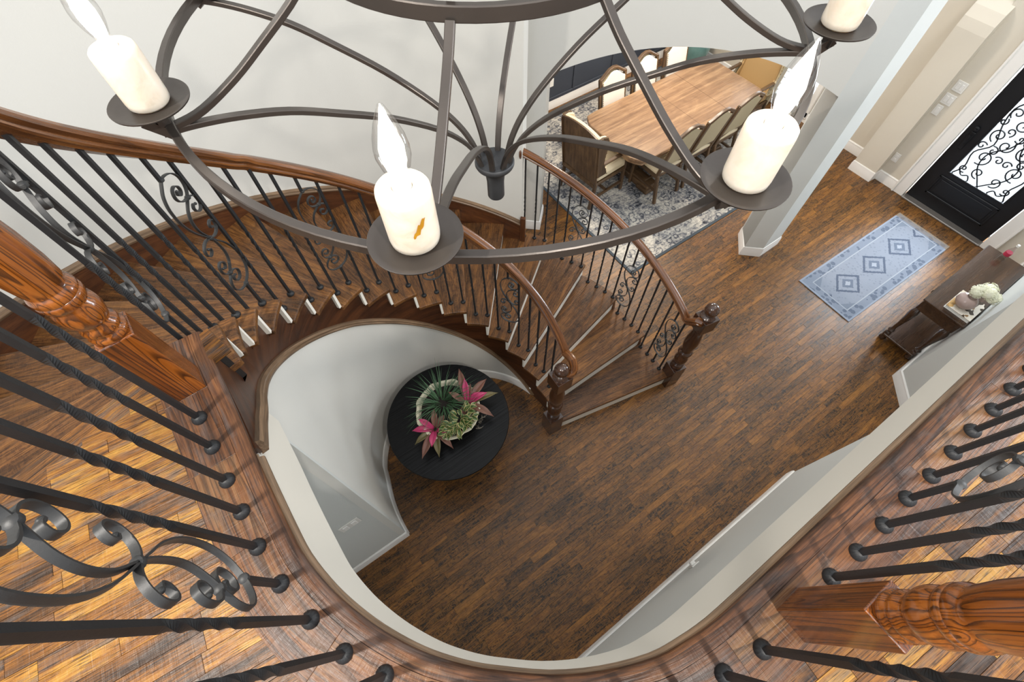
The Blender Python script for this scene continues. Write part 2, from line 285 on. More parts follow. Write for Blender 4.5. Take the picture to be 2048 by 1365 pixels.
# ------------------------------------------------------------------ mesh helpers
class MB:
    """collects shapes; every vertex carries 'gco', its grain coordinate"""
    def __init__(s): s.v = []; s.f = []; s.g = []; s.sm = []
    def add(s, vs, fs, smooth=False, g=None, gd=(1, 0, 0)):
        b = len(s.v); s.v += [tuple(p) for p in vs]; s.f += [tuple(b+i for i in f) for f in fs]; s.sm += [smooth]*len(fs)
        if g is None:
            d = Vector(gd).normalized(); up = Vector((0, 0, 1)) if abs(d.z) < 0.9 else Vector((1, 0, 0))
            e = up.cross(d).normalized(); h = d.cross(e)
            g = [(d.dot(Vector(p)), e.dot(Vector(p)), h.dot(Vector(p))) for p in vs]
        s.g += g
    def box(s, c, size, rot=None, gd=(1, 0, 0), taper=1.0, bev=0.0):
        hx, hy, hz = size[0]/2, size[1]/2, size[2]/2
        if bev > 0:
            b = min(bev, hx*0.6, hy*0.6, hz*0.6); vs = []; fs = []
            # chamfered box: three rings of 4 per corner via convex hull
            bm = bmesh.new(); bmesh.ops.create_cube(bm, size=1.0)
            for v in bm.verts: v.co = Vector((v.co.x*2*hx, v.co.y*2*hy, v.co.z*2*hz))
            bmesh.ops.bevel(bm, geom=bm.edges[:], offset=b, segments=1, affect='EDGES', profile=0.5)
            bm.verts.index_update(); vs = [v.co.copy() for v in bm.verts]; fs = [[v.index for v in f.verts] for f in bm.faces]; bm.free()
            if taper != 1.0:
                for v in vs:
                    if v.z > 0: v.x *= taper; v.y *= taper
        else:
            vs = [Vector((x*(taper if z > 0 else 1), y*(taper if z > 0 else 1), z)) for z in (-hz, hz) for x, y in ((-hx, -hy), (hx, -hy), (hx, hy), (-hx, hy))]
            fs = [(0, 3, 2, 1), (4, 5, 6, 7), (0, 1, 5, 4), (1, 2, 6, 5), (2, 3, 7, 6), (3, 0, 4, 7)]
        if rot is not None:
            R = rot if isinstance(rot, Matrix) else Matrix.Rotation(rot, 3, 'Z'); vs = [R @ v for v in vs]
        s.add([v+Vector(c) for v in vs], fs, gd=gd)
    def bar(s, a, b, w, h=None, ref=(0, 0, 1), gd=None, bev=0.0):
        a, b = Vector(a), Vector(b); d = (b-a); L = d.length; d.normalize(); r = Vector(ref)
        if abs(d.dot(r)) > 0.95: r = Vector((1, 0, 0))
        x = r.cross(d).normalized(); y = d.cross(x); R = Matrix((x, y, d)).transposed()
        s.box((a+b)/2, (w, h or w, L), R, gd=gd or tuple(d), bev=bev)
    def lathe(s, prof, c=(0, 0, 0), n=20, smooth=True, gd=(0, 0, 1), squash=1.0):
        vs = []; fs = []; c = Vector(c); m = len(prof)
        for r, z in prof:
            for i in range(n):
                a = 2*PI*i/n; vs.append(c+Vector((r*math.cos(a), r*squash*math.sin(a), z)))
        for j in range(m-1):
            for i in range(n): k = (i+1) % n; fs.append((j*n+i, j*n+k, (j+1)*n+k, (j+1)*n+i))
        if prof[0][0] > 1e-5: fs.append(tuple(range(n-1, -1, -1)))
        if prof[-1][0] > 1e-5: fs.append(tuple((m-1)*n+i for i in range(n)))
        s.add(vs, fs, smooth, gd=gd)
    def sweep(s, path, prof, ref=(0, 0, 1), closed=False, smooth=True, cap=True, scale=None, goff=0.0):
        """prof: points (side, up); ref keeps the frame upright"""
        P = [Vector(p) for p in path]; n = len(P); m = len(prof); vs = []; g = []; L = goff
        for i in range(n):
            if closed: t = P[(i+1) % n]-P[i-1]
            else: t = P[min(i+1, n-1)]-P[max(i-1, 0)]
            t.normalize(); r = Vector(ref[i] if isinstance(ref, list) else ref); x = t.cross(r)
            if x.length < 1e-6: x = Vector((1, 0, 0))
            x.normalize(); y = x.cross(t); k = scale[i] if scale else 1.0
            if i: L += (P[i]-P[i-1]).length
            for a, b in prof: vs.append(P[i]+x*(a*k)+y*(b*k)); g.append((L, a, b))
        fs = []
        for i in range(n if closed else n-1):
            j = (i+1) % n
            for k in range(m): l = (k+1) % m; fs.append((i*m+k, i*m+l, j*m+l, j*m+k))
        if cap and not closed: fs.append(tuple(range(m-1, -1, -1))); fs.append(tuple((n-1)*m+k for k in range(m)))
        s.add(vs, fs, smooth, g=g)
    def tube(s, path, r, n=8, ref=(0, 0, 1), scale=None, closed=False):
        s.sweep(path, [(r*math.cos(2*PI*i/n), r*math.sin(2*PI*i/n)) for i in range(n)], ref, closed=closed, scale=scale)
    def prism(s, poly, z0, z1, gd=(1, 0, 0), g=None, smooth=False):
        n = len(poly); vs = [(x, y, z0) for x, y in poly]+[(x, y, z1) for x, y in poly]
        fs = [tuple(range(n-1, -1, -1)), tuple(range(n, 2*n))]+[(i, (i+1) % n, n+(i+1) % n, n+i) for i in range(n)]
        s.add(vs, fs, smooth, gd=gd)
    def sphere(s, c, r, n=14, m=8, sc=(1, 1, 1)):
        c = Vector(c); prof = [(r*math.sin(PI*j/m), -r*math.cos(PI*j/m)) for j in range(m+1)]; vs = []; fs = []
        for rr, z in prof:
            for i in range(n): a = 2*PI*i/n; vs.append(c+Vector((rr*math.cos(a)*sc[0], rr*math.sin(a)*sc[1], z*sc[2])))
        for j in range(m):
            for i in range(n): k = (i+1) % n; fs.append((j*n+i, j*n+k, (j+1)*n+k, (j+1)*n+i))
        s.add(vs, fs, True)
    def mesh(s, name, mat):
        me = bpy.data.meshes.new(name); me.from_pydata(s.v, [], s.f); me.update()
        bm = bmesh.new(); bm.from_mesh(me); bmesh.ops.recalc_face_normals(bm, faces=bm.faces[:]); bm.to_mesh(me); bm.free()
        me.polygons.foreach_set('use_smooth', s.sm)
        at = me.attributes.new('gco', 'FLOAT_VECTOR', 'POINT'); flat = [c for p in s.g for c in p]; at.data.foreach_set('vector', flat)
        if any(s.sm): me.set_sharp_from_angle(angle=math.radians(42))
        me.materials.append(mat if not isinstance(mat, str) else M[mat]); return me
    def obj(s, name, mat, parent=None, bevel=0.0, auto=None, loc=None, origin=True):
        """link as ONE object; top-level and part origins sit at the shape's own base unless loc is given"""
        me = s.mesh(name, mat); o = bpy.data.objects.new(name, me); COL.objects.link(o)
        if auto is not None:
            try:
                me.set_sharp_from_angle(angle=math.radians(auto))
            except Exception: pass
        if bevel:
            b = o.modifiers.new('bevel', 'BEVEL'); b.width = bevel; b.segments = 2; b.limit_method = 'ANGLE'; b.angle_limit = math.radians(40)
        if parent is not None: o.parent = parent
        if loc is not None: o.location = loc
        return o
def thing(name, label, cat, loc=(0, 0, 0), rz=0.0, group=None):
    o = bpy.data.objects.new(name, None); COL.objects.link(o); o.empty_display_size = 0.1
    o.location = loc; o.rotation_euler = (0, 0, rz); o['label'] = label; o['category'] = cat
    if group: o['group'] = group
    return o
def tag(o, label, cat, group=None):
    o['label'] = label; o['category'] = cat
    if group: o['group'] = group
    return o
def struct(o): o['kind'] = 'structure'; return o
def copy_tree(o, parent=None):
    c = o.copy(); COL.objects.link(c); c.parent = parent
    for ch in list(o.children): copy_tree(ch, c)
    return c
def circle_prof(r, n=8): return [(r*math.cos(2*PI*i/n), r*math.sin(2*PI*i/n)) for i in range(n)]
def rect_prof(a, b, c=0.0):
    if c <= 0: return [(-a/2, -b/2), (a/2, -b/2), (a/2, b/2), (-a/2, b/2)]
    x, y = a/2, b/2; return [(-x+c, -y), (x-c, -y), (x, -y+c), (x, y-c), (x-c, y), (-x+c, y), (-x, y-c), (-x, -y+c)]
def smooth_path(P, k=4):
    """Catmull-Rom through P"""
    P = [Vector(p) for p in P]; out = []
    for i in range(len(P)-1):
        p0 = P[max(i-1, 0)]; p1 = P[i]; p2 = P[i+1]; p3 = P[min(i+2, len(P)-1)]
        for j in range(k):
            t = j/k; out.append(0.5*((2*p1)+(p2-p0)*t+(2*p0-5*p1+4*p2-p3)*t*t+(3*p1-p0-3*p2+p3)*t**3))
    out.append(P[-1]); return out
# ------------------------------------------------------------------ plan of the stair hall (metres, ground floor z = 0)
Z2 = 3.375; RISE = 0.1875; NT_ = 17
CX, CY = 0.449, 1.326
def pol(r, deg, z=None):
    a = math.radians(deg); p = (CX+r*math.cos(a), CY+r*math.sin(a)); return p if z is None else (p[0], p[1], z)
def aF(k): return 191.4-12.36*k                    # inner end of the nosing of tread k (1 = top)
def aO(k): return aF(k)+2.0+max(0, k-5)*0.2        # outer end
RI, RO, RS, RB = 0.806, 1.99, 0.8375, 0.903
VOID = [(-0.348, 1.168), (-0.352, 1.09), (-0.350, 0.85), (-0.352, 0.712), (-0.352, 0.6), (-0.350, 0.483), (-0.346, 0.405), (-0.330, 0.324), (-0.309, 0.256), (-0.279, 0.184), (-0.246, 0.122), (-0.211, 0.067), (-0.173, 0.019), (-0.133, -0.024), (-0.091, -0.062), (-0.004, -0.133), (0.093, -0.192), (0.2, -0.238), (0.28, -0.255), (0.36, -0.264), (0.47, -0.266), (1.1, -0.266), (2.5, -0.266), (4.5, -0.266), (7.0, -0.266)]
def offset(path, d):
    """shift a plan path to its right-hand side (towards the landing) by d"""
    P = [Vector(p) for p in path]; out = []
    for i in range(len(P)):
        t = (P[min(i+1, len(P)-1)]-P[max(i-1, 0)]).normalized(); out.append(P[i]+Vector((t.y, -t.x))*d)
    return out
def resample(path, step):
    P = [Vector(p) for p in path]; out = [P[0].copy()]; acc = 0.0
    for i in range(len(P)-1):
        a, b = P[i], P[i+1]; L = (b-a).length; t = step-acc
        while t <= L: out.append(a+(b-a)*(t/L)); t += step
        acc = (acc+L) % step if L else acc
        acc = L-(t-step)
    out.append(P[-1].copy()); return out
VS = [Vector(p) for p in smooth_path([(x, y, 0) for x, y in VOID[:21]], 3)]+[Vector((x, y, 0)) for x, y in VOID[21:]]
VS = [p.xy for p in VS]
def dist_void(p):
    """signed distance from the void edge, positive over the landing"""
    p = Vector(p); best = 1e9; sg = 1
    for i in range(len(VS)-1):
        a, b = VS[i], VS[i+1]; d = b-a; t = max(0, min(1, (p-a).dot(d)/d.length_squared)); q = a+d*t; L = (p-q).length
        if L < best: best = L; sg = -1 if d.x*(p-a).y-d.y*(p-a).x > 0 else 1
    return best*sg

# ------------------------------------------------------------------ ground floor with its strips of wood
fl = MB(); fl.prism([(-3.5, -3.6), (7.25, -3.6), (7.25, 5.4), (-3.5, 5.4)], -0.12, -0.004)
floor = struct(fl.obj('floor', 'subfloor'))
def plank_mesh(mb, x0, x1, y0, y1, z, lift, rot=None, org=(0, 0)):
    e = 0.0001; c = 0.0006
    vs = [(x0+e, y0+e, z-0.003), (x1-e, y0+e, z-0.003), (x1-e, y1-e, z-0.003), (x0+e, y1-e, z-0.003), (x0+c, y0+c, z+lift), (x1-c, y0+c, z+lift), (x1-c, y1-c, z+lift), (x0+c, y1-c, z+lift)]
    g = [(p[0], p[1], 0) for p in vs]
    if rot is not None: vs = [(org[0]+p[0]*rot[0]-p[1]*rot[1], org[1]+p[0]*rot[1]+p[1]*rot[0], p[2]) for p in vs]
    mb.add(vs, [(4, 5, 6, 7), (0, 1, 5, 4), (1, 2, 6, 5), (2, 3, 7, 6), (3, 0, 4, 7)], g=g)
def in_view(x, y, z, pad=60):
    q = Vector((x, y, z-ZC)); c = (RX.dot(q), RY.dot(q), RZ.dot(q))
    if c[2] < 0.05: return False
    u = 952.72*c[0]/c[2]+1024; v = 952.72*c[1]/c[2]+682.5
    return -pad < u < 2048+pad and -pad < v < 1365+pad
PL = []; PW = 0.056; row = 0; y = -1.7
rp = random.Random(3)
while y < 5.3:
    x = -1.3-rp.random()*0.8
    while x < 7.2:
        L = 0.25+rp.random()*0.6; x1 = min(x+L, 7.2); PL.append((x, x1, y, min(y+PW, 5.3))); x = x1
    y += PW
vis = [p for p in PL if in_view((p[0]+p[1])/2, (p[2]+p[3])/2, 0)]
def hid(p):
    x, y = (p[0]+p[1])/2, (p[2]+p[3])/2; d = math.hypot(x-CX, y-CY); a = math.degrees(math.atan2(y-CY, x-CX)) % 360
    return (RS-0.1 < d < 2.05 and (a < 200 or a > 345)) or (y < -0.75 and x < 2.8) or (x > 3.25 and y > 2.1) or dist_void((x*0.27, y*0.27)) > 0.1
near = sorted([p for p in vis if not hid(p)], key=lambda p: -(p[1]-p[0])/((p[0]+p[1])**2/4+(p[2]+p[3])**2/4+ZC**2))[:300]
ns = set(near)
for p in near:
    m = MB(); plank_mesh(m, *p, 0.0, rp.random()*0.0012-0.0012); m.obj('plank', 'floor', floor)
m = MB()
for p in PL:
    if p not in ns: plank_mesh(m, *p, 0.0, rp.random()*0.0012-0.0012)
o = m.obj('plank_field', 'floor', floor); o['kind'] = 'stuff'

# ------------------------------------------------------------------ upper landing: slab, strips, border boards, edge mouldings
NL0 = pol(RI, 191.4); NLO = pol(RO, 193.6)
slab_in = [tuple(p) for p in offset(VS, 0.07)]
sl = MB(); sl.prism([(NL0[0]-0.02, NL0[1]-0.02)]+slab_in+[(7.0, -3.4), (-3.4, -3.4), (-3.4, 1.0), (NLO[0], NLO[1]-0.03)], 3.10, Z2-0.006)
upfloor = struct(sl.obj('floor', 'subfloor'))
nd = (Vector(NLO)-Vector(NL0)).normalized(); nn = Vector((-nd.y, nd.x))       # across the landing nosing, pointing down the stair
if nn.y < 0: nn = -nn
def on_landing(p, m=0.10): return dist_void(p) > m and (Vector(p)-Vector(NL0)).dot(nn) < -0.06 and not (p[1] > 1.3 and p[0] > -0.3)
ru = random.Random(11); UP = []; PWU = 0.042; ang = math.radians(-5.0); cr, sr = math.cos(ang), math.sin(ang)
def W2(u, v): return (u*cr-v*sr, u*sr+v*cr)
v = -2.2
while v < 1.6:
    u = -2.6-ru.random()*0.5
    while u < 3.4:
        L = 0.16+ru.random()*0.36; n = 8
        # keep the stretch of the strip that lies on the landing
        us = [u+L*i/n for i in range(n+1)]; ok = [on_landing(W2(q, v+PWU/2), 0.12) for q in us]
        if any(ok):
            i0 = ok.index(True); i1 = n-ok[::-1].index(True)
            if us[i1]-us[i0] > 0.03: UP.append((us[i0], us[i1], v, v+PWU))
        u += L
    v += PWU
visu = sorted([p for p in UP if in_view(*W2((p[0]+p[1])/2, (p[2]+p[3])/2), Z2)], key=lambda p: sum(c*c for c in W2((p[0]+p[1])/2, (p[2]+p[3])/2)))[:280]
nsu = set(visu)
for p in visu:
    m = MB(); plank_mesh(m, *p, Z2, ru.random()*0.0004-0.0004, (cr, sr)); m.obj('plank', 'floor_up', upfloor)
m = MB()
for p in UP:
    if p not in nsu: plank_mesh(m, *p, Z2, ru.random()*0.0004-0.0004, (cr, sr))
o = m.obj('plank_field', 'floor_up', upfloor); o['kind'] = 'stuff'
# border boards along the void, mitred pieces about 0.33 m long
def strip_board(mb, inner, outer, z0, z1):
    n = len(inner); vs = []; g = []; L = ru.random()*9
    for i in range(n):
        if i: L += (inner[i]-inner[i-1]).length
        for p, a in ((inner[i], 0.0), (outer[i], (outer[i]-inner[i]).length)):
            for z in (z0, z1): vs.append((p.x, p.y, z)); g.append((L, a, z-z1))
    fs = []
    for i in range(n-1):
        b, c = 4*i, 4*i+4; fs += [(b+1, c+1, c+3, b+3), (b, b+2, c+2, c), (b, c, c+1, b+1), (b+2, b+3, c+3, c+2)]
    fs += [(0, 1, 3, 2), (4*n-4, 4*n-2, 4*n-1, 4*n-3)]; mb.add(vs, fs, g=g)
fine = resample(VS, 0.04); i = 0
inn = offset(fine, 0.050); out = offset(fine, 0.175)
cuts = [0, 5, 11, 17, 24, 31, 38, 45, 53, 62, 72, 83, 95, 108, 122, 137, len(fine)-1]
for a, b in zip(cuts[:-1], cuts[1:]):
    if b >= len(fine) or a >= len(fine): break
    I = [p.copy() for p in inn[a:b+1]]; O = [p.copy() for p in out[a:b+1]]
    m = MB(); strip_board(m, I, O, Z2-0.012, Z2+0.0012); m.obj('border_board', 'border', upfloor, bevel=0.0012)
# rounded nosing and the grooved moulding under it, then the cream fascia
m = MB(); pth = [(p.x, p.y, Z2) for p in offset(VS, 0.052)]
m.sweep(pth, [(0, 0.0012), (-0.029, 0.0012), (-0.036, -0.003), (-0.040, -0.012), (-0.039, -0.022), (-0.034, -0.030), (0, -0.030)])
nos = m.obj('trim_1', 'border'); struct(nos)
VT = [p for p in VS if p.y < 0.745 or p.x > 0]; VF = [p for p in VS if p.y < 1.06 or p.x > 0]
m = MB(); pth = [(p.x, p.y, Z2) for p in offset(VT, 0.045)]
m.sweep(pth, [(0, -0.028), (-0.030, -0.028), (-0.032, -0.036), (-0.025, -0.042), (-0.028, -0.050), (-0.038, -0.058), (-0.037, -0.070), (-0.029, -0.078), (0, -0.078)])
struct(m.obj('trim_2', 'mould', auto=40))
m = MB(); pth = [(p.x, p.y, 0) for p in VF]
m.sweep(pth, [(0.13, 2.93), (0.021, 2.93), (0.021, Z2-0.07), (0.13, Z2-0.07)])
struct(m.obj('trim_3', 'cream', auto=40))
m = MB(); m.prism([tuple(p) for p in offset(VT, 0.12)]+[(7.0, -3.4), (-3.4, -3.4), (-3.4, 1.04), (-0.46, 1.04)], 2.98, 3.10)
struct(m.obj('ceiling', 'cream'))

# ------------------------------------------------------------------ staircase
stair = thing('staircase', 'curved dark wood staircase with white risers sweeping round the foyer', 'staircase', (CX, CY, 0))
def T(o): o.location = (-CX, -CY, 0); return o
def arc(r, a0, a1, n): return [pol(r, a0+(a1-a0)*i/n) for i in range(n+1)]
TT = 0.036
for k in range(1, NT_+1):
    z = (18-k)*RISE; ro = 1.985 if k <= 12 else 2.072
    f0, o0 = aF(k), aO(k); f1, o1 = aF(k-1)+1.2, aO(k-1)+0.6
    if k == NT_: f0 = -18.7; o0 = -14.6; ro = 2.085
    inner = arc(RI, f0, f1, 5); outer = arc(ro, o1, o0, 6)
    poly = inner+outer
    ma = math.radians((f0+o0+f1+o1)/4); gd = (math.cos(ma), math.sin(ma), 0)
    m = MB(); m.prism(poly, z-TT, z, gd=gd)
    T(m.obj('tread', 'tread', stair, bevel=0.007))
    # riser below this tread, set back from its nosing
    back = 0.5
    a0 = Vector(pol(RS-0.022, f0+0.9)); a1 = Vector(pol(ro-0.006, o0+0.45)); d = (a1-a0).normalized(); q = Vector((-d.y, d.x))*0.018
    if q.dot(Vector((CX, CY))-a0) and q.y*1 != 0: pass
    qq = q if (Vector(pol(1.4, f0+8))-(a0+a1)/2).dot(q) > 0 else -q
    m = MB(); m.prism([tuple(a0), tuple(a1), tuple(a1+qq), tuple(a0+qq)], z-RISE+0.0, z-TT+0.001)
    T(m.obj('riser', 'riser', stair))
# landing riser and landing nosing board
m = MB(); a0 = Vector(pol(RS+0.045, 194.0)); a1 = Vector(pol(1.98, 195.2)); m.prism([tuple(a0), tuple(a1), tuple(a1-nn*0.018), tuple(a0-nn*0.018)], Z2-RISE, Z2-TT)
T(m.obj('riser', 'riser', stair))
m = MB(); A, B = Vector(NL0)+nd*(-0.0), Vector(NLO); m.prism([tuple(A), tuple(B), tuple(B-nn*0.10), tuple(A-nn*0.10)], Z2-TT, Z2-0.0004, gd=(nd.x, nd.y, 0)); T(m.obj('landing_nosing', 'floor_up', stair, bevel=0.002))
# inner stringer: stepped top, smooth bottom
def nose_z(a): return (18-(191.4-a)/12.36)*RISE
def bot_z(a):
    k = (191.4-a)/12.36
    off = 0.455 if k < 6 else 0.455+(k-6)*0.021
    return max(0.0, nose_z(a)-off)
SP = []                                        # (plan point, top z, bottom z)
a = -12.0
UPPER = [(-0.384, 1.24, 2.845), (-0.376, 1.10, 2.985), (-0.368, 0.98, 3.09), (-0.364, 0.86, 3.20), (-0.363, 0.735, 3.297)]
while a < 178.0:
    k = math.ceil((191.4+2.0-a)/12.36); k = max(1, min(NT_, k)); SP.append((pol(RS, a), (18-k)*RISE-TT+0.002, bot_z(a))); a += 0.6
def ramp_top(y): return Z2-TT if y < 1.13 else Z2-RISE-TT
for i in range(len(UPPER)):
    if i == 0: x0, y0, b0 = SP[-1][0][0], SP[-1][0][1], SP[-1][2]
    else: x0, y0, b0 = UPPER[i-1]
    x1, y1, b1 = UPPER[i]
    for j in range(1, 9):
        t = j/8; yy = y0+(y1-y0)*t; SP.append(((x0+(x1-x0)*t, yy), ramp_top(yy), b0+(b1-b0)*t))
n = len(SP); vs = []; g = []; fs = []; L = 0
for i, (p, t, b) in enumerate(SP):
    if i: L += (Vector(p)-Vector(SP[i-1][0])).length
    d = Vector(SP[min(i+1, n-1)][0])-Vector(SP[max(i-1, 0)][0]); d.normalize(); nv = Vector((d.y, -d.x))
    if (Vector(p)+nv*0.01-Vector((CX, CY))).length < (Vector(p)-Vector((CX, CY))).length: nv = -nv
    q = Vector(p)+nv*0.035
    vs += [(*p, b), (*p, max(t, b+0.01)), (q.x, q.y, max(t, b+0.01)), (q.x, q.y, b)]; g += [(L, b-1.15*0, 0), (L, t, 0), (L, t, 0.03), (L, b, 0.03)]
for i in range(n-1):
    b = 4*i; c = b+4; fs += [(b, c, c+1, b+1), (b+1, c+1, c+2, b+2), (b+2, c+2, c+3, b+3), (b+3, c+3, c, b)]
fs += [(0, 1, 2, 3), (4*n-4, 4*n-1, 4*n-2, 4*n-3)]
m = MB(); m.add(vs, fs, g=g); T(m.obj('stringer', 'stain', stair))
# moulding along the lower edge of the stringer
m = MB(); pth = [(p[0], p[1], b) for p, t, b in SP if b > 0.02][::3]
m.sweep(pth, [(0.004, -0.006), (-0.016, -0.004), (-0.020, 0.006), (-0.014, 0.014), (-0.018, 0.024), (-0.012, 0.036), (0.004, 0.040)]); T(m.obj('moulding', 'mould', stair, auto=40))
# outer stringer below the free end of the lowest treads
m = MB(); vs = []; fs = []; g = []; P2 = []
a = -13.0
while a <= 41.0:
    k = math.ceil((191.4+4.3-a)/12.36); k = max(11, min(NT_, k)); P2.append((a, (18-k)*RISE-TT+0.002)); a += 0.6
for i, (a, t) in enumerate(P2):
    p, q = pol(2.052, a), pol(2.02, a); vs += [(*p, 0), (*p, t), (*q, t), (*q, 0)]; g += [(a*0.034, 0, 0), (a*0.034, t, 0), (a*0.034, t, 0.03), (a*0.034, 0, 0.03)]
n = len(P2)
for i in range(n-1): b = 4*i; c = b+4; fs += [(b, c, c+1, b+1), (b+1, c+1, c+2, b+2), (b+2, c+2, c+3, b+3)]
m.add(vs, fs, g=g); T(m.obj('stringer', 'stain', stair))
# skirt board and its cap on the curved wall
def skirt_z(a): return (18-(191.4-(a-2.2))/12.36)*RISE+0.085
m = MB(); vs = []; fs = []; g = []; AA = [41.5+i*1.6 for i in range(97)]
AA = [a for a in AA if a < 196]
for a in AA:
    p, q = pol(1.990, a), pol(1.968, a); zt = min(skirt_z(a), Z2+0.14); zb = max(0, zt-0.62)
    vs += [(*q, zb), (*q, zt), (*p, zt), (*p, zb)]; L = a*0.0347; sl_ = (zt+zb)/2; g += [(L*1.12, zb-sl_, 0), (L*1.12, zt-sl_, 0), (L*1.12, zt-sl_, .02), (L*1.12, zb-sl_, .02)]
n = len(AA)
for i in range(n-1): b = 4*i; c = b+4; fs += [(b, c, c+1, b+1), (b+1, c+1, c+2, b+2), (b+3, b, c, c+3)]
fs += [(0, 1, 2, 3)]
m.add(vs, fs, g=g); T(m.obj('skirt_board', 'stain', stair))
m = MB(); m.sweep([(*pol(1.985, a), min(skirt_z(a), Z2+0.14)) for a in AA], [(0.006, -0.002), (-0.004, -0.004), (-0.03, -0.006), (-0.034, 0.006), (-0.024, 0.012), (-0.022, 0.022), (0.006, 0.028)][::1])
cap = m.obj('skirt_cap', 'mould', stair, auto=40); T(cap)
zt = skirt_z(41.5); m = MB(); p = pol(1.965, 41.0); m.box((p[0], p[1], zt-0.16), (0.035, 0.05, 0.52), math.radians(41), gd=(0, 0, 1)); T(m.obj('skirt_end_block', 'stain', stair, bevel=0.004))

# ------------------------------------------------------------------ walls
def wall_strip(name, pts_bot, pts_top, thick, mat, flip=1):
    """wall along matching bottom and top 3-D paths, thickened away from the room"""
    n = len(pts_bot); vs = []; fs = []
    for i in range(n):
        d = Vector(pts_bot[min(i+1, n-1)])-Vector(pts_bot[max(i-1, 0)]); d.z = 0; d.normalize(); nv = Vector((d.y, -d.x, 0))*thick*flip
        a, b = Vector(pts_bot[i]), Vector(pts_top[i]); vs += [a, b, b+nv, a+nv]
    for i in range(n-1): b = 4*i; c = b+4; fs += [(b, c, c+1, b+1), (b+1, c+1, c+2, b+2), (b+2, c+2, c+3, b+3), (b+3, c+3, c, b)]
    fs += [(0, 1, 2, 3), (4*n-4, 4*n-1, 4*n-2, 4*n-3)]
    m = MB(); m.add(vs, fs, smooth=True); return struct(m.obj(name, mat, auto=35))
HT = 6.25
# tall curved wall behind the stair
AW = [41.5+i*2.5 for i in range(65)]
wall_strip('wall_stair', [pol(1.99, a, 0.0) for a in AW], [pol(1.99, a, HT) for a in AW], 0.15, 'wall', 1)
# curved wall below the stair: its foot stands further out than the stringer near the landing
def footr(a):
    t = max(0.0, min(1.0, (a-70)/75.0)); t = t*t*(3-2*t); return 0.846+0.036*t
foot = [pol(footr(a), a) for a in range(14, 158, 3)]+[(-0.374, 1.60), (-0.408, 1.49), (-0.432, 1.40), (-0.446, 1.315), (-0.456, 1.235), (-0.460, 1.165), (-0.461, 1.10), (-0.460, 1.056)]
def nearest_SP(p):
    return min(SP, key=lambda s: (s[0][0]-p[0])**2+(s[0][1]-p[1])**2)
head = []
na = len(range(14, 158, 3))
for i, p in enumerate(foot):
    if i < na:
        a = 14+3*i; q = pol(RS+0.006, a); head.append((q[0], q[1], bot_z(a)+0.03))
    else:
        t = (i-na+1)/(len(foot)-na); j = int(len(SP)*0.0)
        # follow the stringer's lower edge up to the landing edge
        aa = 1 if t < 0.5 else None
        if aa: aa = 155+t/0.5*22; q = pol(RS+0.008+0.006*t, aa); head.append((q[0], q[1], bot_z(aa)+0.03+0.12*t))
        else:
            s_ = (t-0.5)/0.5; xs = [(-0.398, 1.30, 2.92), (-0.410, 1.22, 2.98), (-0.419, 1.14, 3.03), (-0.424, 1.09, 3.08), (-0.426, 1.056, 3.09)]
            f_ = s_*4; i0 = min(3, int(f_)); u_ = f_-i0; A_, B_ = xs[i0], xs[i0+1]; head.append((A_[0]+(B_[0]-A_[0])*u_, A_[1]+(B_[1]-A_[1])*u_, A_[2]+(B_[2]-A_[2])*u_))
wall_strip('wall_curved', [(x, y, 0) for x, y in foot], head, 0.05, 'wall', 1)
wall_strip('wall_left', [(-0.460, 1.056, 0), (-2.6, 1.056, 0)], [(-0.426, 1.056, 3.0), (-2.6, 1.056, 3.0)], 0.05, 'wall_cool', 1)
# wall below the landing on the right, its slanted return, and the wall behind the console
wall_strip('wall_right', [(-1.6, -0.575, 0), (2.76, -0.575, 0), (3.6, -0.775, 0)], [(-1.6, -0.575, 2.98), (2.76, -0.575, 2.98), (3.6, -0.775, 2.98)], 0.12, 'wall_cool', 1)
wall_strip('wall_right', [(4.05, -1.02, 0), (4.52, -0.545, 0), (7.1, -0.545, 0)], [(4.05, -1.02, 2.98), (4.52, -0.545, 2.98), (7.1, -0.545, 2.98)], 0.12, 'wall_cool', 1)
# front wall with the doorway
def wall_y(name, x, y0, y1, z0, z1, th, mat):
    m = MB(); m.box((x+th/2, (y0+y1)/2, (z0+z1)/2), (th, abs(y1-y0), z1-z0)); return struct(m.obj(name, mat))
wall_y('wall_front', 7.0, 0.97, 1.42, 0, HT, 0.2, 'wall_warm')
wall_y('wall_front', 7.0, -0.6, -0.095, 0, HT, 0.2, 'wall_warm')
wall_y('wall_front', 7.0, -0.095, 0.97, 2.45, HT, 0.2, 'wall_warm')
wall_y('wall_front', 7.18, 1.42, 2.75, 0, HT, 0.2, 'wall_warm')
wall_y('wall_front', 7.18, 3.95, 5.3, 0, 2.9, 0.2, 'wall_warm')
wall_y('wall_front', 7.18, 2.75, 3.95, 0, 0.10, 0.2, 'wall_warm')
wall_y('wall_front', 7.18, 2.75, 3.95, 2.15, HT, 0.2, 'wall_warm')
# pilaster beside the entry, its top rounded back into the wall
m = MB(); vs = []; prof = [(6.87, 0.0), (6.87, 1.86), (6.885, 1.96), (6.93, 2.06), (7.02, 2.14), (7.2, 2.20)]
for y in (1.385, 1.70): vs += [(x, y, z) for x, z in prof]+[(7.2, y, 0.0)]
n = len(prof)+1; m.add(vs, [tuple(range(n-1, -1, -1)), tuple(range(n, 2*n))]+[(i, (i+1) % n, n+(i+1) % n, n+i) for i in range(n)])
struct(m.obj('wall_pilaster', 'wall_warm'))
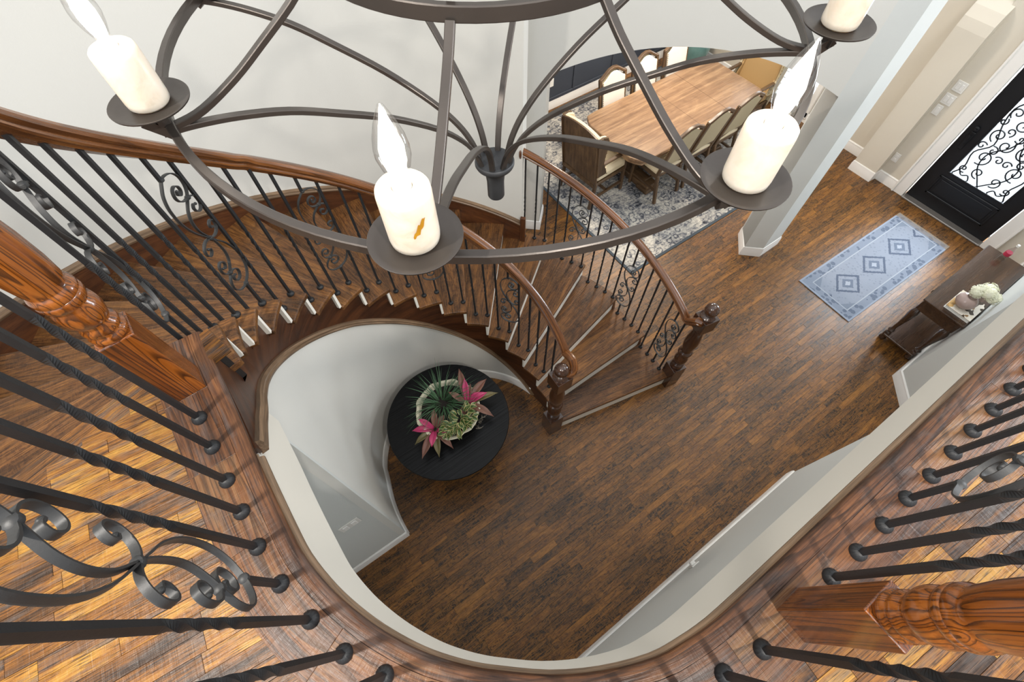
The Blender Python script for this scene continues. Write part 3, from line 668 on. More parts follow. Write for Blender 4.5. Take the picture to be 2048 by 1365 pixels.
# dining room side wall, charcoal with flat battens
m = MB(); m.box((5.0, 5.25, 1.5), (5.0, 0.16, 3.0)); dw = struct(m.obj('wall_dining', 'navy'))
for i in range(6):
    m = MB(); m.box((3.2+i*0.765+0.99*0, 5.163, 1.1), (0.045, 0.016, 1.9), bev=0.003); m.obj('batten', 'navy', dw)
for z in (0.165, 2.05):
    m = MB(); m.box((5.0, 5.162, z), (4.9, 0.018, 0.05), bev=0.004); m.obj('rail_moulding', 'navy', dw)
# diagonal wall with the wide arch to the dining room
D = Vector((1, -1, 0)).normalized(); NV = Vector((1, 1, 0)).normalized()
J0 = Vector((2.70, 3.31, 0)); J1 = Vector((4.475, 1.535, 0)); Wd = (J1-J0).length; TH = 0.30
def dpt(s, z, t=0.0): return J0+D*s+NV*t+Vector((0, 0, z))
archz = lambda u: 2.02+0.36*(1-((u-0.52)/0.52)**2)
na = 40; loop = [(0.0, 0.0)]+[(Wd*(0.5-0.5*math.cos(PI*i/na)), archz(0.5-0.5*math.cos(PI*i/na))) for i in range(na+1)]+[(Wd, 0.0)]
m = MB(); vs = []; fs = []; N = len(loop)
for t in (0.0, TH):
    for s_, z in loop: vs.append(dpt(s_, z, t))
    for s_, z in loop: vs.append(dpt(s_, HT, t))
for base in (0, 2*N):
    for i in range(1, N-2): fs.append((base+i, base+i+1, base+N+i+1, base+N+i))
for i in range(N-1): fs.append((i, i+1, 2*N+i+1, 2*N+i))
m.add(vs, fs); 
SL = -2.2
vs = []; fs = []
for t in (0.0, TH):
    vs += [dpt(SL, 0, t), dpt(0, 0, t), dpt(0, HT, t), dpt(SL, HT, t)]
fs = [(0, 1, 2, 3), (7, 6, 5, 4), (1, 5, 6, 2), (0, 4, 5, 1)]
m.add(vs, fs)
struct(m.obj('wall_arch', 'wall'))
# small step of plaster left of the arch jamb, down to the floor
m = MB(); a, b = J0+D*(-0.20)-NV*0.0, J0+D*(-1.0)-NV*0.0; q = NV*0.045
m.prism([(a-q).xy[:], (b-q).xy[:], b.xy[:], a.xy[:]], 0, HT); struct(m.obj('wall_arch_step', 'wall'))
# pier at the right end of the arch
pier = [(4.475, 1.535), (4.640, 1.385), (4.965, 1.385), (4.965, 1.66), (4.70, 1.76)]
m = MB(); m.prism(pier, 0, HT); struct(m.obj('wall_pier', 'wall_cool'))
# ------------------------------------------------------------------ baseboards
BB = [(0.0, 0.0), (0.017, 0.0), (0.017, 0.105), (0.012, 0.118), (0.014, 0.128), (0.006, 0.14), (0.0, 0.14)]
def baseboard(name, path, side=1):
    m = MB(); m.sweep([(x, y, 0.0) for x, y in path], [(a*side, b) for a, b in BB], cap=True); return struct(m.obj(name, 'white', auto=40))
baseboard('baseboard_curved', foot, -1)
baseboard('baseboard_left', [(-0.452, 1.056), (-2.6, 1.056)], -1)
baseboard('baseboard_right', [(-1.6, -0.575), (2.77, -0.575)], -1)
baseboard('baseboard_right', [(4.05, -1.02), (4.52, -0.545), (7.0, -0.545)], -1)
baseboard('baseboard_front', [(7.0, 1.12), (7.0, 1.39)], -1)
baseboard('baseboard_front', [(7.18, 1.70), (7.18, 5.17)], -1)
baseboard('baseboard_pilaster', [(7.0, 1.385), (6.87, 1.385), (6.87, 1.70), (7.18, 1.70)], -1)
baseboard('baseboard_pier', [(4.72, 1.76), (4.475, 1.535), (4.640, 1.385), (4.965, 1.385), (4.965, 1.66)], 1)
baseboard('baseboard_dining', [(7.2, 5.17), (2.6, 5.17)], -1)
jl = [J0+D*(-1.0)-NV*0.045, J0+D*(-0.20)-NV*0.045, J0+D*(-0.20), J0, J0+NV*TH]
baseboard('baseboard_arch', [(p.x, p.y) for p in jl], 1)
# ------------------------------------------------------------------ balustrades
BARW = 0.0132
def baluster_mesh(h, t0=0.33, t1=0.53):
    m = MB(); zs = [0.0, 0.10, t0-0.005]; n = 30
    zs += [t0+(t1-t0)*i/n for i in range(n+1)]+[t1+0.005, h]
    vs = []; fs = []; g = []
    for z in zs:
        a = max(0.0, min(1.0, (z-t0)/(t1-t0)))*2*PI*1.0; w2 = BARW/2
        for x, y in ((-w2, -w2), (w2, -w2), (w2, w2), (-w2, w2)): vs.append((x*math.cos(a)-y*math.sin(a), x*math.sin(a)+y*math.cos(a), z)); g.append((z, x, y))
    for i in range(len(zs)-1):
        for k in range(4): l = (k+1) % 4; fs.append((4*i+k, 4*i+l, 4*i+4+l, 4*i+4+k))
    fs += [(3, 2, 1, 0), tuple(4*(len(zs)-1)+k for k in range(4))]
    m.add(vs, fs, g=g); return m.mesh('baluster', 'iron')
def shoe_mesh():
    m = MB(); prof = [(0.0205, 0.0), (0.0205, 0.003), (0.0195, 0.007), (0.0165, 0.013), (0.0125, 0.0165), (0.010, 0.0185)]; n = 40; vs = []; fs = []
    for j, (r, z) in enumerate(prof):
        for i in range(n):
            a = 2*PI*i/n; f = 1.0 if j in (0, 1, 5) else 1+0.055*math.cos(14*a); vs.append((r*f*math.cos(a), r*f*math.sin(a), z))
    for j in range(len(prof)-1):
        for i in range(n): k = (i+1) % n; fs.append((j*n+i, j*n+k, (j+1)*n+k, (j+1)*n+i))
    fs.append(tuple((len(prof)-1)*n+i for i in range(n))); m.add(vs, fs, True); return m.mesh('shoe', 'iron')
SHOE = shoe_mesh()
# the iron S panel, measured in its own plane: u along the rail (uphill positive), v up from the foot
S_A = [(-0.004, 0.796), (0.018, 0.778), (0.044, 0.752), (0.062, 0.705), (0.062, 0.635), (0.041, 0.566), (0.009, 0.508), (-0.010, 0.478), (-0.032, 0.440), (-0.062, 0.390), (-0.084, 0.325), (-0.088, 0.267), (-0.076, 0.218), (-0.046, 0.184), (-0.004, 0.172)]
S_B = [(-0.004, 0.796), (-0.034, 0.790), (-0.064, 0.772), (-0.083, 0.740), (-0.082, 0.703), (-0.066, 0.674), (-0.034, 0.652), (-0.004, 0.628), (0.014, 0.591), (0.014, 0.545), (-0.003, 0.498), (-0.010, 0.478), (-0.022, 0.437), (-0.026, 0.375), (-0.014, 0.336), (0.014, 0.306), (0.046, 0.283), (0.068, 0.258), (0.072, 0.222), (0.050, 0.190), (0.020, 0.175), (-0.004, 0.172)]
C1 = [(-0.054, 0.664), (-0.030, 0.668), (-0.008, 0.684), (0.000, 0.708), (-0.010, 0.732), (-0.030, 0.738), (-0.047, 0.724), (-0.047, 0.704), (-0.033, 0.694), (-0.022, 0.704), (-0.028, 0.716)]
C2 = [(-0.054, 0.664), (-0.080, 0.650), (-0.094, 0.625), (-0.088, 0.598), (-0.068, 0.584), (-0.048, 0.594), (-0.042, 0.614), (-0.054, 0.626), (-0.066, 0.618)]
C3 = [(-0.010, 0.478), (-0.036, 0.464), (-0.062, 0.464), (-0.083, 0.480), (-0.086, 0.505), (-0.072, 0.520), (-0.054, 0.514), (-0.050, 0.498), (-0.062, 0.492)]
def mir(P): return [(-0.010-(u+0.010), 0.478-(v-0.478)) for u, v in P]
CURLS = [C1, C2, C3, mir(C3), [(0.030, 0.294), (0.056, 0.314), (0.066, 0.340), (0.060, 0.366), (0.042, 0.376), (0.024, 0.362), (0.024, 0.342), (0.038, 0.334), (0.048, 0.344)], [(0.030, 0.294), (0.004, 0.286), (-0.016, 0.264), (-0.014, 0.240), (0.004, 0.226), (0.026, 0.232), (0.036, 0.250), (0.028, 0.266), (0.014, 0.260)]]
def strip(m, P, w=0.013, th=0.0042, k=4, kinked=True):
    path = smooth_path([(u, 0, v) for u, v in P], k); m.sweep(path, rect_prof(w, th), ref=[Vector((0, 1, 0)).cross(Vector((path[min(i+1, len(path)-1)]-path[max(i-1, 0)]).normalized())) for i in range(len(path))])
def scroll_meshes(h):
    a = MB(); a.box((0, 0, 0.086), (BARW, BARW, 0.172)); e = MB(); e.box((0, 0, (0.792+h)/2), (BARW, BARW, h-0.792))
    c = []
    for P in CURLS:
        q = MB(); strip(q, P, 0.0135, 0.0045); pe = P[-1]; q.sphere((pe[0], 0, pe[1]), 0.0068, 8, 6, (0.9, 1.0, 0.9)); c.append(q.mesh('curl', 'iron_light'))
    d = []
    for u, v in ((-0.010, 0.478), (-0.054, 0.662), (0.030, 0.294), (-0.004, 0.794), (-0.004, 0.170)):
        q = MB(); q.lathe([(0.006, -0.008), (0.0105, -0.005), (0.0115, 0.0), (0.0105, 0.005), (0.006, 0.008)], (u, 0, v), 12); d.append(q.mesh('collar', 'iron_light'))
    s1 = MB(); strip(s1, S_A); s2 = MB(); strip(s2, S_B)
    return a.mesh('scroll_baluster', 'iron'), [e.mesh('upper_bar', 'iron'), s1.mesh('scroll', 'iron_light'), s2.mesh('scroll', 'iron_light')], c, d
def link(name, me, parent, loc=(0, 0, 0), rz=0.0):
    o = bpy.data.objects.new(name, me); COL.objects.link(o); o.parent = parent; o.location = loc; o.rotation_euler = (0, 0, rz); return o
CACHE = {}
def add_baluster(root, base, rz, h, scroll=False):
    org = Vector(root.location); loc = Vector(base)-org; key = (round(h, 2), scroll)
    if scroll:
        if key not in CACHE: CACHE[key] = scroll_meshes(h)
        a, b, c, d = CACHE[key]; o = link('scroll_baluster', a, root, loc, rz); [link(('upper_bar', 'scroll', 'scroll')[i], q, o) for i, q in enumerate(b)]
        for q in c: link('curl', q, o)
        for q in d: link('collar', q, o)
    else:
        if key not in CACHE: CACHE[key] = baluster_mesh(h)
        o = link('baluster', CACHE[key], root, loc, rz)
    link('shoe', SHOE, o)
RAIL = [(-.017, -.033), (.017, -.033), (.022, -.024), (.029, -.018), (.0295, -.012), (.024, -.006), (.031, .004), (.032, .016), (.026, .026), (.012, .032), (-.012, .032), (-.026, .026), (-.032, .016), (-.031, .004), (-.024, -.006), (-.0295, -.012), (-.029, -.018), (-.022, -.024)]
# stair, inner side
bi = thing('stair_balustrade', 'long curved oak handrail on black iron balusters along the inside of the stair', 'railing', (CX, CY, 0))
for k in range(1, 17):
    r = 0.906 if k >= 7 else 0.888
    for j, da in enumerate((8.6, 2.1)):
        if k == 16 and j == 1: continue
        a = aF(k)+da; z = (18-k)*RISE; h = nose_z(a)+0.872-z
        add_baluster(bi, pol(r, a, z), math.radians(a+90), h, j == 1 and k % 3 == 1)
NIN = (1.222, 1.118)
path = [(-0.447, 1.02, Z2+0.955), (-0.449, 1.10, Z2+0.93), (-0.452, 1.20, Z2+0.86)]
for i in range(0, 60):
    a = 176-i*3.2
    if a < -9: break
    path.append(pol(0.893 if a > 120 else 0.905, a, nose_z(a)+0.905))
path += [(1.335, 1.13, 1.315), (1.31, 1.075, 1.235), (1.25, 1.10, 1.20)]
m = MB(); m.sweep(smooth_path(path, 3), RAIL); o = m.obj('handrail', 'rail', bi, auto=30); o.location = (-CX, -CY, 0)
# stair, outer side (free standing part only)
bo = thing('stair_balustrade', 'short curved oak handrail on iron balusters running from the wall end to the outer newel', 'railing', (CX, CY, 0))
OB = [40.9, 37.9, 34.9, 32.1, 29.1, 26.1, 23.0, 20.0, 17.0, 14.0, 11.2, 8.2, 5.4, 2.6, -0.2, -2.9, -5.8, -8.4, -11.3]
for i, a in enumerate(OB):
    k = math.ceil((195.4-a)/12.36); z = (18-k)*RISE
    add_baluster(bo, pol(2.025+max(0, i-14)*0.006, a, z), math.radians(a+90), nose_z(a-3.2)+0.86-z, i % 6 == 5)
path = []
for i in range(0, 40):
    a = 42.4-i*2.0
    if a < -12.5: break
    path.append(pol(2.028+0.0005*max(0, 20-a), a, nose_z(a-3.2)+0.89))
NOUT = (2.535, 0.818)
path += [(2.44, 0.835, 1.245), (2.47, 0.815, 1.215), (2.52, 0.82, 1.20)]
m = MB(); m.sweep(smooth_path(path, 3), RAIL); o = m.obj('handrail', 'rail', bo, auto=30); o.location = (-CX, -CY, 0)
m = MB(); p = pol(2.028, 42.0, nose_z(38.8)+0.89); m.lathe([(0.0, -0.012), (0.045, -0.012), (0.058, -0.004), (0.058, 0.004), (0.045, 0.010), (0.0, 0.012)], (0, 0, 0), 20)
o = m.obj('rosette', 'stain', bo); o.location = Vector(p)-Vector((CX, CY, 0)); o.rotation_euler = (PI/2, 0, math.radians(42))
# landing, left of the void and round its curved end
RH = 0.93
LB = [(-.451, .884), (-.448, .781), (-.445, .671), (-.441, .573), (-.4375, .471), (-.4225, .3625), (-.394, .254), (-.36, .151), (-.305, .064), (-.240, -.020), (-.168, -.098), (-.085, -.170), (0.005, -.236), (.100, -.290), (.196, -.332), (.294, -.355), (.397, -.372)]
bl = thing('landing_balustrade', 'black iron landing balusters curving round the near end of the stairwell', 'railing', (-0.2, 0.1, Z2))
for i, p in enumerate(LB):
    a, b = Vector(LB[max(i-1, 0)]), Vector(LB[min(i+1, len(LB)-1)]); d = b-a
    add_baluster(bl, (p[0], p[1], Z2), math.atan2(d.y, d.x), RH, i in (5, 11))
m = MB(); m.sweep([(x, y, Z2+RH+0.03) for x, y in [tuple(p.xy) for p in smooth_path([(-0.447, 1.0, 0)]+[(x, y, 0) for x, y in LB]+[(0.50, -0.378, 0)], 3)]], RAIL); o = m.obj('handrail', 'rail', bl, auto=30); o.location = (0.2, -0.1, -Z2)
RBL = [(.639, -.369), (.736, -.372), (.841, -.371), (.944, -.367), (1.045, -.369), (1.1475, -.367), (1.246, -.364), (1.35, -.364), (1.453, -.362)]+[(1.555+i*0.102, -.362) for i in range(12)]
br = thing('landing_balustrade', 'straight row of black iron landing balusters beyond the orange newel', 'railing', (1.5, -0.37, Z2))
for i, p in enumerate(RBL): add_baluster(br, (p[0], p[1], Z2), 0.0, RH, i % 6 == 3)
m = MB(); m.sweep([(0.55, -0.378, Z2+RH+0.03), (0.8, -.371, Z2+RH+0.03), (1.3, -.365, Z2+RH+0.03), (2.75, -.362, Z2+RH+0.03)], RAIL); o = m.obj('handrail', 'rail', br, auto=30); o.location = (-1.5, 0.37, -Z2)
# ------------------------------------------------------------------ newel posts
def newel(x, y, z, rz, wdt, sc, mat, label, b0=0.315, cap0=0.93, cap1=1.06, fin=1.0, r0=0.5):
    t = thing('newel_post', label, 'newel post', (x, y, z), rz, None)
    m = MB(); m.box((0, 0, b0/2), (wdt, wdt, b0), gd=(0, 0, 1)); m.obj('base_block', mat, t, bevel=0.003)
    H = cap0-b0; R = wdt*r0
    if mat == 'newel_up':
        pz = [(.95, .31), (1.03, .316), (1.03, .326), (.93, .331), (.93, .336), (1.0, .342), (.98, .350), (.86, .360), (.84, .366), (.98, .376), (1.09, .392), (1.12, .405), (1.08, .420), (.98, .430), (.97, .434), (1.08, .440), (1.14, .452), (1.12, .459), (1.09, .4605), (1.13, .464), (1.12, .474), (1.02, .484), (.98, .488), (1.04, .50), (1.14, .54), (1.18, .60), (1.12, .68), (.98, .76), (.85, .82), (.82, .84), (.98, .85), (.98, .87), (.85, .885), (.9, .93)]
        pr = [(r_, (z_-0.31)/0.62) for r_, z_ in pz]
    else:
        pr = [(0.80, 0.0), (0.93, 0.012), (0.93, 0.028), (0.82, 0.040), (0.80, 0.052), (0.90, 0.064), (0.90, 0.078), (0.72, 0.092), (0.66, 0.100), (0.84, 0.135), (0.97, 0.185), (0.98, 0.235), (0.82, 0.290), (0.66, 0.322), (0.66, 0.334), (0.92, 0.350), (1.04, 0.375), (1.04, 0.395), (0.90, 0.422), (0.80, 0.430), (0.74, 0.440), (0.84, 0.50), (0.98, 0.58), (1.04, 0.66), (0.99, 0.74), (0.86, 0.83), (0.70, 0.90), (0.66, 0.915), (0.84, 0.93), (0.86, 0.95), (0.74, 0.965), (0.78, 1.0)]
    m = MB(); m.lathe([(r*R, b0+q*H) for r, q in pr], n=32); m.obj('turned_shaft', mat, t, auto=50)
    m = MB(); m.box((0, 0, (cap0+cap1)/2), (wdt*1.02, wdt*1.02, cap1-cap0), gd=(0, 0, 1)); m.obj('cap_block', mat, t, bevel=0.003)
    m = MB(); f = wdt*0.5
    m.lathe([(f*0.92, cap1), (f*0.94, cap1+0.10*wdt), (f*0.78, cap1+0.17*wdt), (f*0.52, cap1+0.24*wdt), (f*0.50, cap1+0.30*wdt), (f*0.66, cap1+0.36*wdt)]+[(f*0.86*math.sin(PI*(0.25+0.75*i/9)), cap1+0.36*wdt+f*0.86*(math.cos(PI*0.25)-math.cos(PI*(0.25+0.75*i/9)))) for i in range(1, 10)], n=28); m.obj('ball_finial', mat, t, auto=50)
    return t
newel(-0.448, 1.010, Z2, math.radians(2), 0.083, 1, 'newel_up', 'orange oak newel at the stair head, left of the first treads', b0=0.30)
newel(0.522, -0.379, Z2, 0.0, 0.080, 1, 'newel_up', 'orange oak newel standing on the near right landing corner', b0=0.315)
newel(NIN[0], NIN[1], 0.0, math.radians(-3), 0.142, 1, 'newel_dn', 'dark walnut ball newel at the foot of the stair nearest the round black table', b0=0.33, cap0=1.03, cap1=1.20, r0=0.46)
newel(NOUT[0], NOUT[1], 0.0, math.radians(-12), 0.142, 1, 'newel_dn', 'dark walnut ball newel at the outer foot of the stair, nearest the blue rug', b0=0.36, cap0=1.09, cap1=1.26, r0=0.46)

# ------------------------------------------------------------------ chandelier
HX, HY = 0.475, 0.755
ch = thing('chandelier', 'dark bronze basket chandelier with lit candle bulbs hanging over the stairwell', 'chandelier', (HX, HY, 3.78))
CZ = 3.78
def rp_(r, deg, z): a = math.radians(deg); return (r*math.cos(a), r*math.sin(a), z-CZ)
m = MB(); m.sweep([rp_(0.530, i*360/96, 4.187) for i in range(96)], rect_prof(0.0125, 0.0150, 0.0015), closed=True); m.obj('lower_ring', 'bronze', ch, auto=40)
m = MB(); m.sweep([rp_(0.268, i*360/72, 4.322) for i in range(72)], rect_prof(0.012, 0.020, 0.0015), closed=True); m.obj('upper_ring', 'bronze', ch, auto=40)
ANG = [177.6, 228.4, 270.5, 313.2, 358.0, 43.0, 90.0, 136.5]
LOWP = [(0.545, 4.181), (0.50, 4.178), (0.44, 4.168), (0.37, 4.149), (0.30, 4.118), (0.21, 4.073), (0.125, 4.016), (0.075, 3.968), (0.048, 3.925), (0.034, 3.884)]
UPP = [(0.545, 4.187), (0.52, 4.186), (0.48, 4.194), (0.42, 4.221), (0.365, 4.253), (0.31, 4.287), (0.275, 4.315)]
TOPP = [(0.262, 4.335), (0.22, 4.37), (0.17, 4.44), (0.13, 4.56), (0.10, 4.72), (0.06, 4.86), (0.02, 4.92)]
CUP = {0: (-0.059, 0.777), 1: (0.116, 0.355), 2: (0.479, 0.207), 3: (0.855, 0.353)}
for i, a in enumerate(ANG):
    ar = math.radians(a); nrm = Vector((-math.sin(ar), math.cos(ar), 0))
    for nm, P, w_, h_ in (('lower_arm', LOWP, 0.0125, 0.0085), ('upper_arm', UPP, 0.0125, 0.0085), ('top_arm', TOPP, 0.011, 0.008)):
        path = smooth_path([rp_(r, a, z) for r, z in P], 4); n = len(path)
        ref = [nrm.cross((path[min(j+1, n-1)]-path[max(j-1, 0)]).normalized()) for j in range(n)]
        m = MB(); m.sweep(path, rect_prof(w_, h_, 0.001), ref=ref); m.obj(nm, 'bronze', ch, auto=40)
    cx, cy = (CUP[i][0]-HX, CUP[i][1]-HY) if i in CUP else (0.545*math.cos(ar), 0.545*math.sin(ar))
    m = MB(); q = Vector((cx, cy, 0)); m.bar(rp_(0.530, a, 4.172), rp_(0.558, a, 4.205), 0.013, 0.013); m.box((cx, cy, 4.208-CZ), (0.016, 0.016, 0.03)); m.obj('bracket', 'bronze', ch)
    m = MB(); m.lathe([(0.0, 4.220-CZ), (0.022, 4.220-CZ), (0.045, 4.222-CZ), (0.0525, 4.226-CZ), (0.0530, 4.228-CZ), (0.0520, 4.2285-CZ), (0.044, 4.2245-CZ), (0.0, 4.2235-CZ)], (cx, cy, 0), 48); pan = m.obj('drip_pan', 'bronze', ch, auto=60)
    m = MB(); z0 = 4.2245-CZ; m.lathe([(0.0245, z0), (0.0272, z0+0.003), (0.0280, z0+0.010), (0.0280, z0+0.066), (0.0272, z0+0.072), (0.0250, z0+0.0745), (0.0105, z0+0.0745), (0.0100, z0+0.066), (0.0, z0+0.066)], (cx, cy, 0), 36); sl_ = m.obj('candle_sleeve', 'sleeve', ch, auto=50)
    if i == 1:
        m = MB(); n0 = 9; vs = []; fs = []
        for j in range(n0+1):
            t = j/n0; ph = math.radians(-112+34*t); zc = z0+0.030+0.022*t; hw = 0.0052*math.sin(PI*min(1, max(0.04, t)))**0.6*(1+0.4*math.sin(j*2.1))
            for dz in (-hw, hw): vs.append((cx+0.02808*math.cos(ph), cy+0.02808*math.sin(ph), zc+dz))
        for j in range(n0): fs.append((2*j, 2*j+2, 2*j+3, 2*j+1))
        m.add(vs, fs); m.obj('vein', 'vein', sl_)
    m = MB(); zb = z0+0.060; m.lathe([(0.0085, zb), (0.0098, zb+0.004), (0.0098, zb+0.020), (0.0080, zb+0.023)], (cx, cy, 0), 18); bu = m.obj('bulb_collar', 'plate', ch, auto=50)
    zb = z0+0.082; BP = [(0.0075, 0.0), (0.0095, 0.006), (0.0135, 0.016), (0.0165, 0.028), (0.0165, 0.036), (0.0145, 0.048), (0.0105, 0.060), (0.0062, 0.070), (0.0028, 0.077), (0.0, 0.080)]
    m = MB(); m.lathe([(r, zb+q) for r, q in BP], (cx, cy, 0), 24); b = m.obj('bulb', 'bulbglass', ch); 
    m = MB(); m.lathe([(0.0, zb+0.0005), (0.006, zb+0.002), (0.0090, zb+0.012), (0.0108, zb+0.024), (0.0100, zb+0.034), (0.0070, zb+0.044), (0.0030, zb+0.052), (0.0, zb+0.055)], (cx, cy, 0), 14); fi = m.obj('filament', 'glow', b)
m = MB(); m.lathe([(0.0, 0.0), (0.019, 0.0), (0.0205, 0.003), (0.0205, 0.045), (0.023, 0.066), (0.031, 0.082), (0.043, 0.092), (0.0455, 0.097), (0.0455, 0.103), (0.043, 0.106), (0.0, 0.106)], n=36); m.obj('finial', 'finial', ch, auto=40)
m = MB(); m.lathe([(0.0, 1.13), (0.03, 1.135), (0.034, 1.15), (0.02, 1.19), (0.008, 1.20), (0.008, 1.28), (0.0, 1.28)], n=20); m.obj('top_hub', 'bronze', ch, auto=40)
m = MB()
for i in range(26):
    z = 1.29+i*0.042; pts = [((0.011*math.cos(2*PI*j/10) if i % 2 else 0), (0 if i % 2 else 0.011*math.cos(2*PI*j/10)), z+0.026*math.sin(2*PI*j/10)) for j in range(10)]
    m.tube(pts, 0.0028, 6, ref=(1, 0.3, 0), closed=True)
m.obj('chain', 'bronze', ch)
# ------------------------------------------------------------------ front door
door = MB()
y0, y1, xs, zt_ = -0.085, 0.955, 7.045, 2.44
gy0, gy1, gz0, gz1 = 0.10, 0.75, 0.52, 2.18
dr = bpy.data.objects.new('door_1', None); COL.objects.link(dr); dr.location = (xs, (y0+y1)/2, 0); struct(dr)
def dpart(m, name, mat, **k): o = m.obj(name, mat, dr, **k); o.location = (-xs, -(y0+y1)/2, 0); return o
for a, b, c, d in ((y0, gy0, 0.02, zt_), (gy1, y1, 0.02, zt_), (gy0, gy1, 0.02, gz0), (gy0, gy1, gz1, zt_)):
    door.box((xs+0.025, (a+b)/2, (c+d)/2), (0.05, b-a, d-c))
dpart(door, 'door_leaf', 'doorpaint')
m = MB()
for a, b, c, d in ((0.065, 0.805, 0.17, 0.195), (0.065, 0.805, 0.42, 0.445), (0.065, 0.09, 0.17, 0.445), (0.78, 0.805, 0.17, 0.445)): m.box((xs-0.006, (a+b)/2, (c+d)/2), (0.016, b-a, d-c), bev=0.006)
dpart(m, 'panel_moulding', 'doorpaint')
m = MB(); m.box((xs-0.004, (0.09+0.78)/2, 0.3075), (0.010, 0.64, 0.18), bev=0.004); dpart(m, 'raised_panel', 'doorpaint')
m = MB()
for a, b, c, d in ((gy0-0.02, gy1+0.02, gz0-0.02, gz0), (gy0-0.02, gy1+0.02, gz1, gz1+0.02), (gy0-0.02, gy0, gz0, gz1), (gy1, gy1+0.02, gz0, gz1)): m.box((xs-0.005, (a+b)/2, (c+d)/2), (0.014, b-a, d-c), bev=0.004)
dpart(m, 'glass_stop', 'doorpaint')
m = MB(); m.box((xs+0.035, (gy0+gy1)/2, (gz0+gz1)/2), (0.006, gy1-gy0, gz1-gz0)); dpart(m, 'glass_pane', 'pane')
def spiral(cy, cz, r0, turns, a0, sgn, n=26):
    return [(cy+r0*(1.15-0.95*(i/n)**0.8)*math.cos(a0+sgn*turns*2*PI*i/n), cz+r0*(1.15-0.95*(i/n)**0.8)*math.sin(a0+sgn*turns*2*PI*i/n)) for i in range(n+1)]
def sway(P, x=0.0): return [(xs+0.016+x, y, z) for y, z in P]
m = MB(); midy = (gy0+gy1)/2
SCR = []
for s in (1, -1):
    for (dy, dz, r, t, a, g) in ((0.10, 0.13, 0.062, 1.25, -1.9, 1), (0.25, 0.10, 0.045, 1.2, -2.2, 1), (0.18, 0.30, 0.085, 1.35, -1.2, -1), (0.10, 0.50, 0.075, 1.3, 2.2, 1), (0.23, 0.56, 0.075, 1.3, -1.4, 1), (0.13, 0.74, 0.07, 1.3, 2.4, 1), (0.25, 0.82, 0.06, 1.2, -1.2, 1), (0.10, 1.00, 0.08, 1.3, -1.0, -1), (0.22, 1.12, 0.07, 1.3, 2.0, 1), (0.11, 1.30, 0.075, 1.3, -1.3, 1), (0.24, 1.42, 0.06, 1.2, 2.2, -1), (0.045, 0.34, 0.045, 1.1, 0.4, 1), (0.29, 0.40, 0.045, 1.1, 2.6, -1), (0.04, 0.62, 0.045, 1.1, -0.6, -1), (0.30, 0.70, 0.04, 1.1, 2.0, 1), (0.045, 0.88, 0.045, 1.1, 0.8, 1), (0.29, 0.98, 0.045, 1.1, 2.6, -1), (0.16, 0.40, 0.05, 1.1, 1.0, 1), (0.17, 0.64, 0.045, 1.1, -2.0, -1)):
        SCR.append([(midy+s*(y), z) for y, z in spiral(dy, gz0+dz, r, t, a, g)])
    for P in ([(0.0, 0.0), (0.05, 0.06), (0.16, 0.20), (0.17, 0.36), (0.06, 0.50), (0.03, 0.66), (0.12, 0.80), (0.20, 0.96), (0.10, 1.12), (0.02, 1.28), (0.10, 1.45), (0.05, 1.66)], [(0.31, 0.0), (0.26, 0.12), (0.30, 0.30), (0.20, 0.46), (0.28, 0.66), (0.31, 0.84), (0.24, 1.0), (0.31, 1.2), (0.27, 1.4), (0.31, 1.66)], [(0.12, 0.0), (0.16, 0.05), (0.22, 0.02), (0.28, 0.08)]):
        SCR.append([(midy+s*p.x, gz0+p.z) for p in smooth_path([(u, 0, v) for u, v in P], 4)])
for P in SCR:
    q = MB(); P = [(min(gy1, max(gy0, y)), z) for y, z in P]; q.tube(sway(P), 0.0078, 6, ref=(1, 0, 0)); dpart(q, 'iron_scroll', 'doorpaint')
m = MB(); m.lathe([(0.0, 0), (0.028, 0.0), (0.030, 0.012), (0.012, 0.018), (0.012, 0.04), (0.0, 0.04)], n=18); o = dpart(m, 'deadbolt', 'doorpaint'); o.location = (-0.005, 0.435, 1.05); o.rotation_euler = (0, -PI/2, 0)
m = MB(); m.box((xs-0.012, 0.865, 0.90), (0.012, 0.05, 0.22), bev=0.004); m.bar((xs-0.02, 0.865, 0.87), (xs-0.055, 0.865, 0.87), 0.014); m.bar((xs-0.055, 0.865, 0.87), (xs-0.055, 0.865, 0.99), 0.014); dpart(m, 'door_handle', 'doorpaint')
m = MB(); m.box((7.0, 0.435, 0.012), (0.10, 1.06, 0.024), bev=0.006); dpart(m, 'threshold', plain('grey metal threshold', '#8d8883', 0.4, 0.6))
for nm, a, b in (('trim_4', 0.965, 1.115), ('trim_5', -0.245, -0.095)):
    m = MB(); m.box((6.985, (a+b)/2, 1.25), (0.03, b-a, 2.5), bev=0.005); e_ = a if nm == 'trim_5' else b; m.box((6.968, e_+(0.012 if nm == 'trim_5' else -0.012), 1.25), (0.02, 0.026, 2.5), bev=0.005); struct(m.obj(nm, 'white'))
m = MB(); m.box((6.985, 0.435, 2.52), (0.03, 1.36, 0.15), bev=0.005); struct(m.obj('trim_6', 'white'))
def switch_plate(name, label, y, z, wdt, n, kind):
    t = thing(name, label, 'switch' if kind == 'switch' else 'outlet', (7.0, y, z))
    m = MB(); m.box((-0.004, 0, 0), (0.008, wdt, 0.118), bev=0.003); m.obj('cover_plate', 'plate', t)
    for i in range(n):
        yy = (i-(n-1)/2)*0.046
        if kind == 'switch':
            m = MB(); m.box((-0.010, yy, 0), (0.006, 0.032, 0.066), bev=0.002); m.obj('rocker', 'white', t)
        else:
            for zz in (-0.022, 0.022): m = MB(); m.box((-0.009, yy, zz), (0.004, 0.034, 0.028), bev=0.002); m.obj('socket', 'white', t)
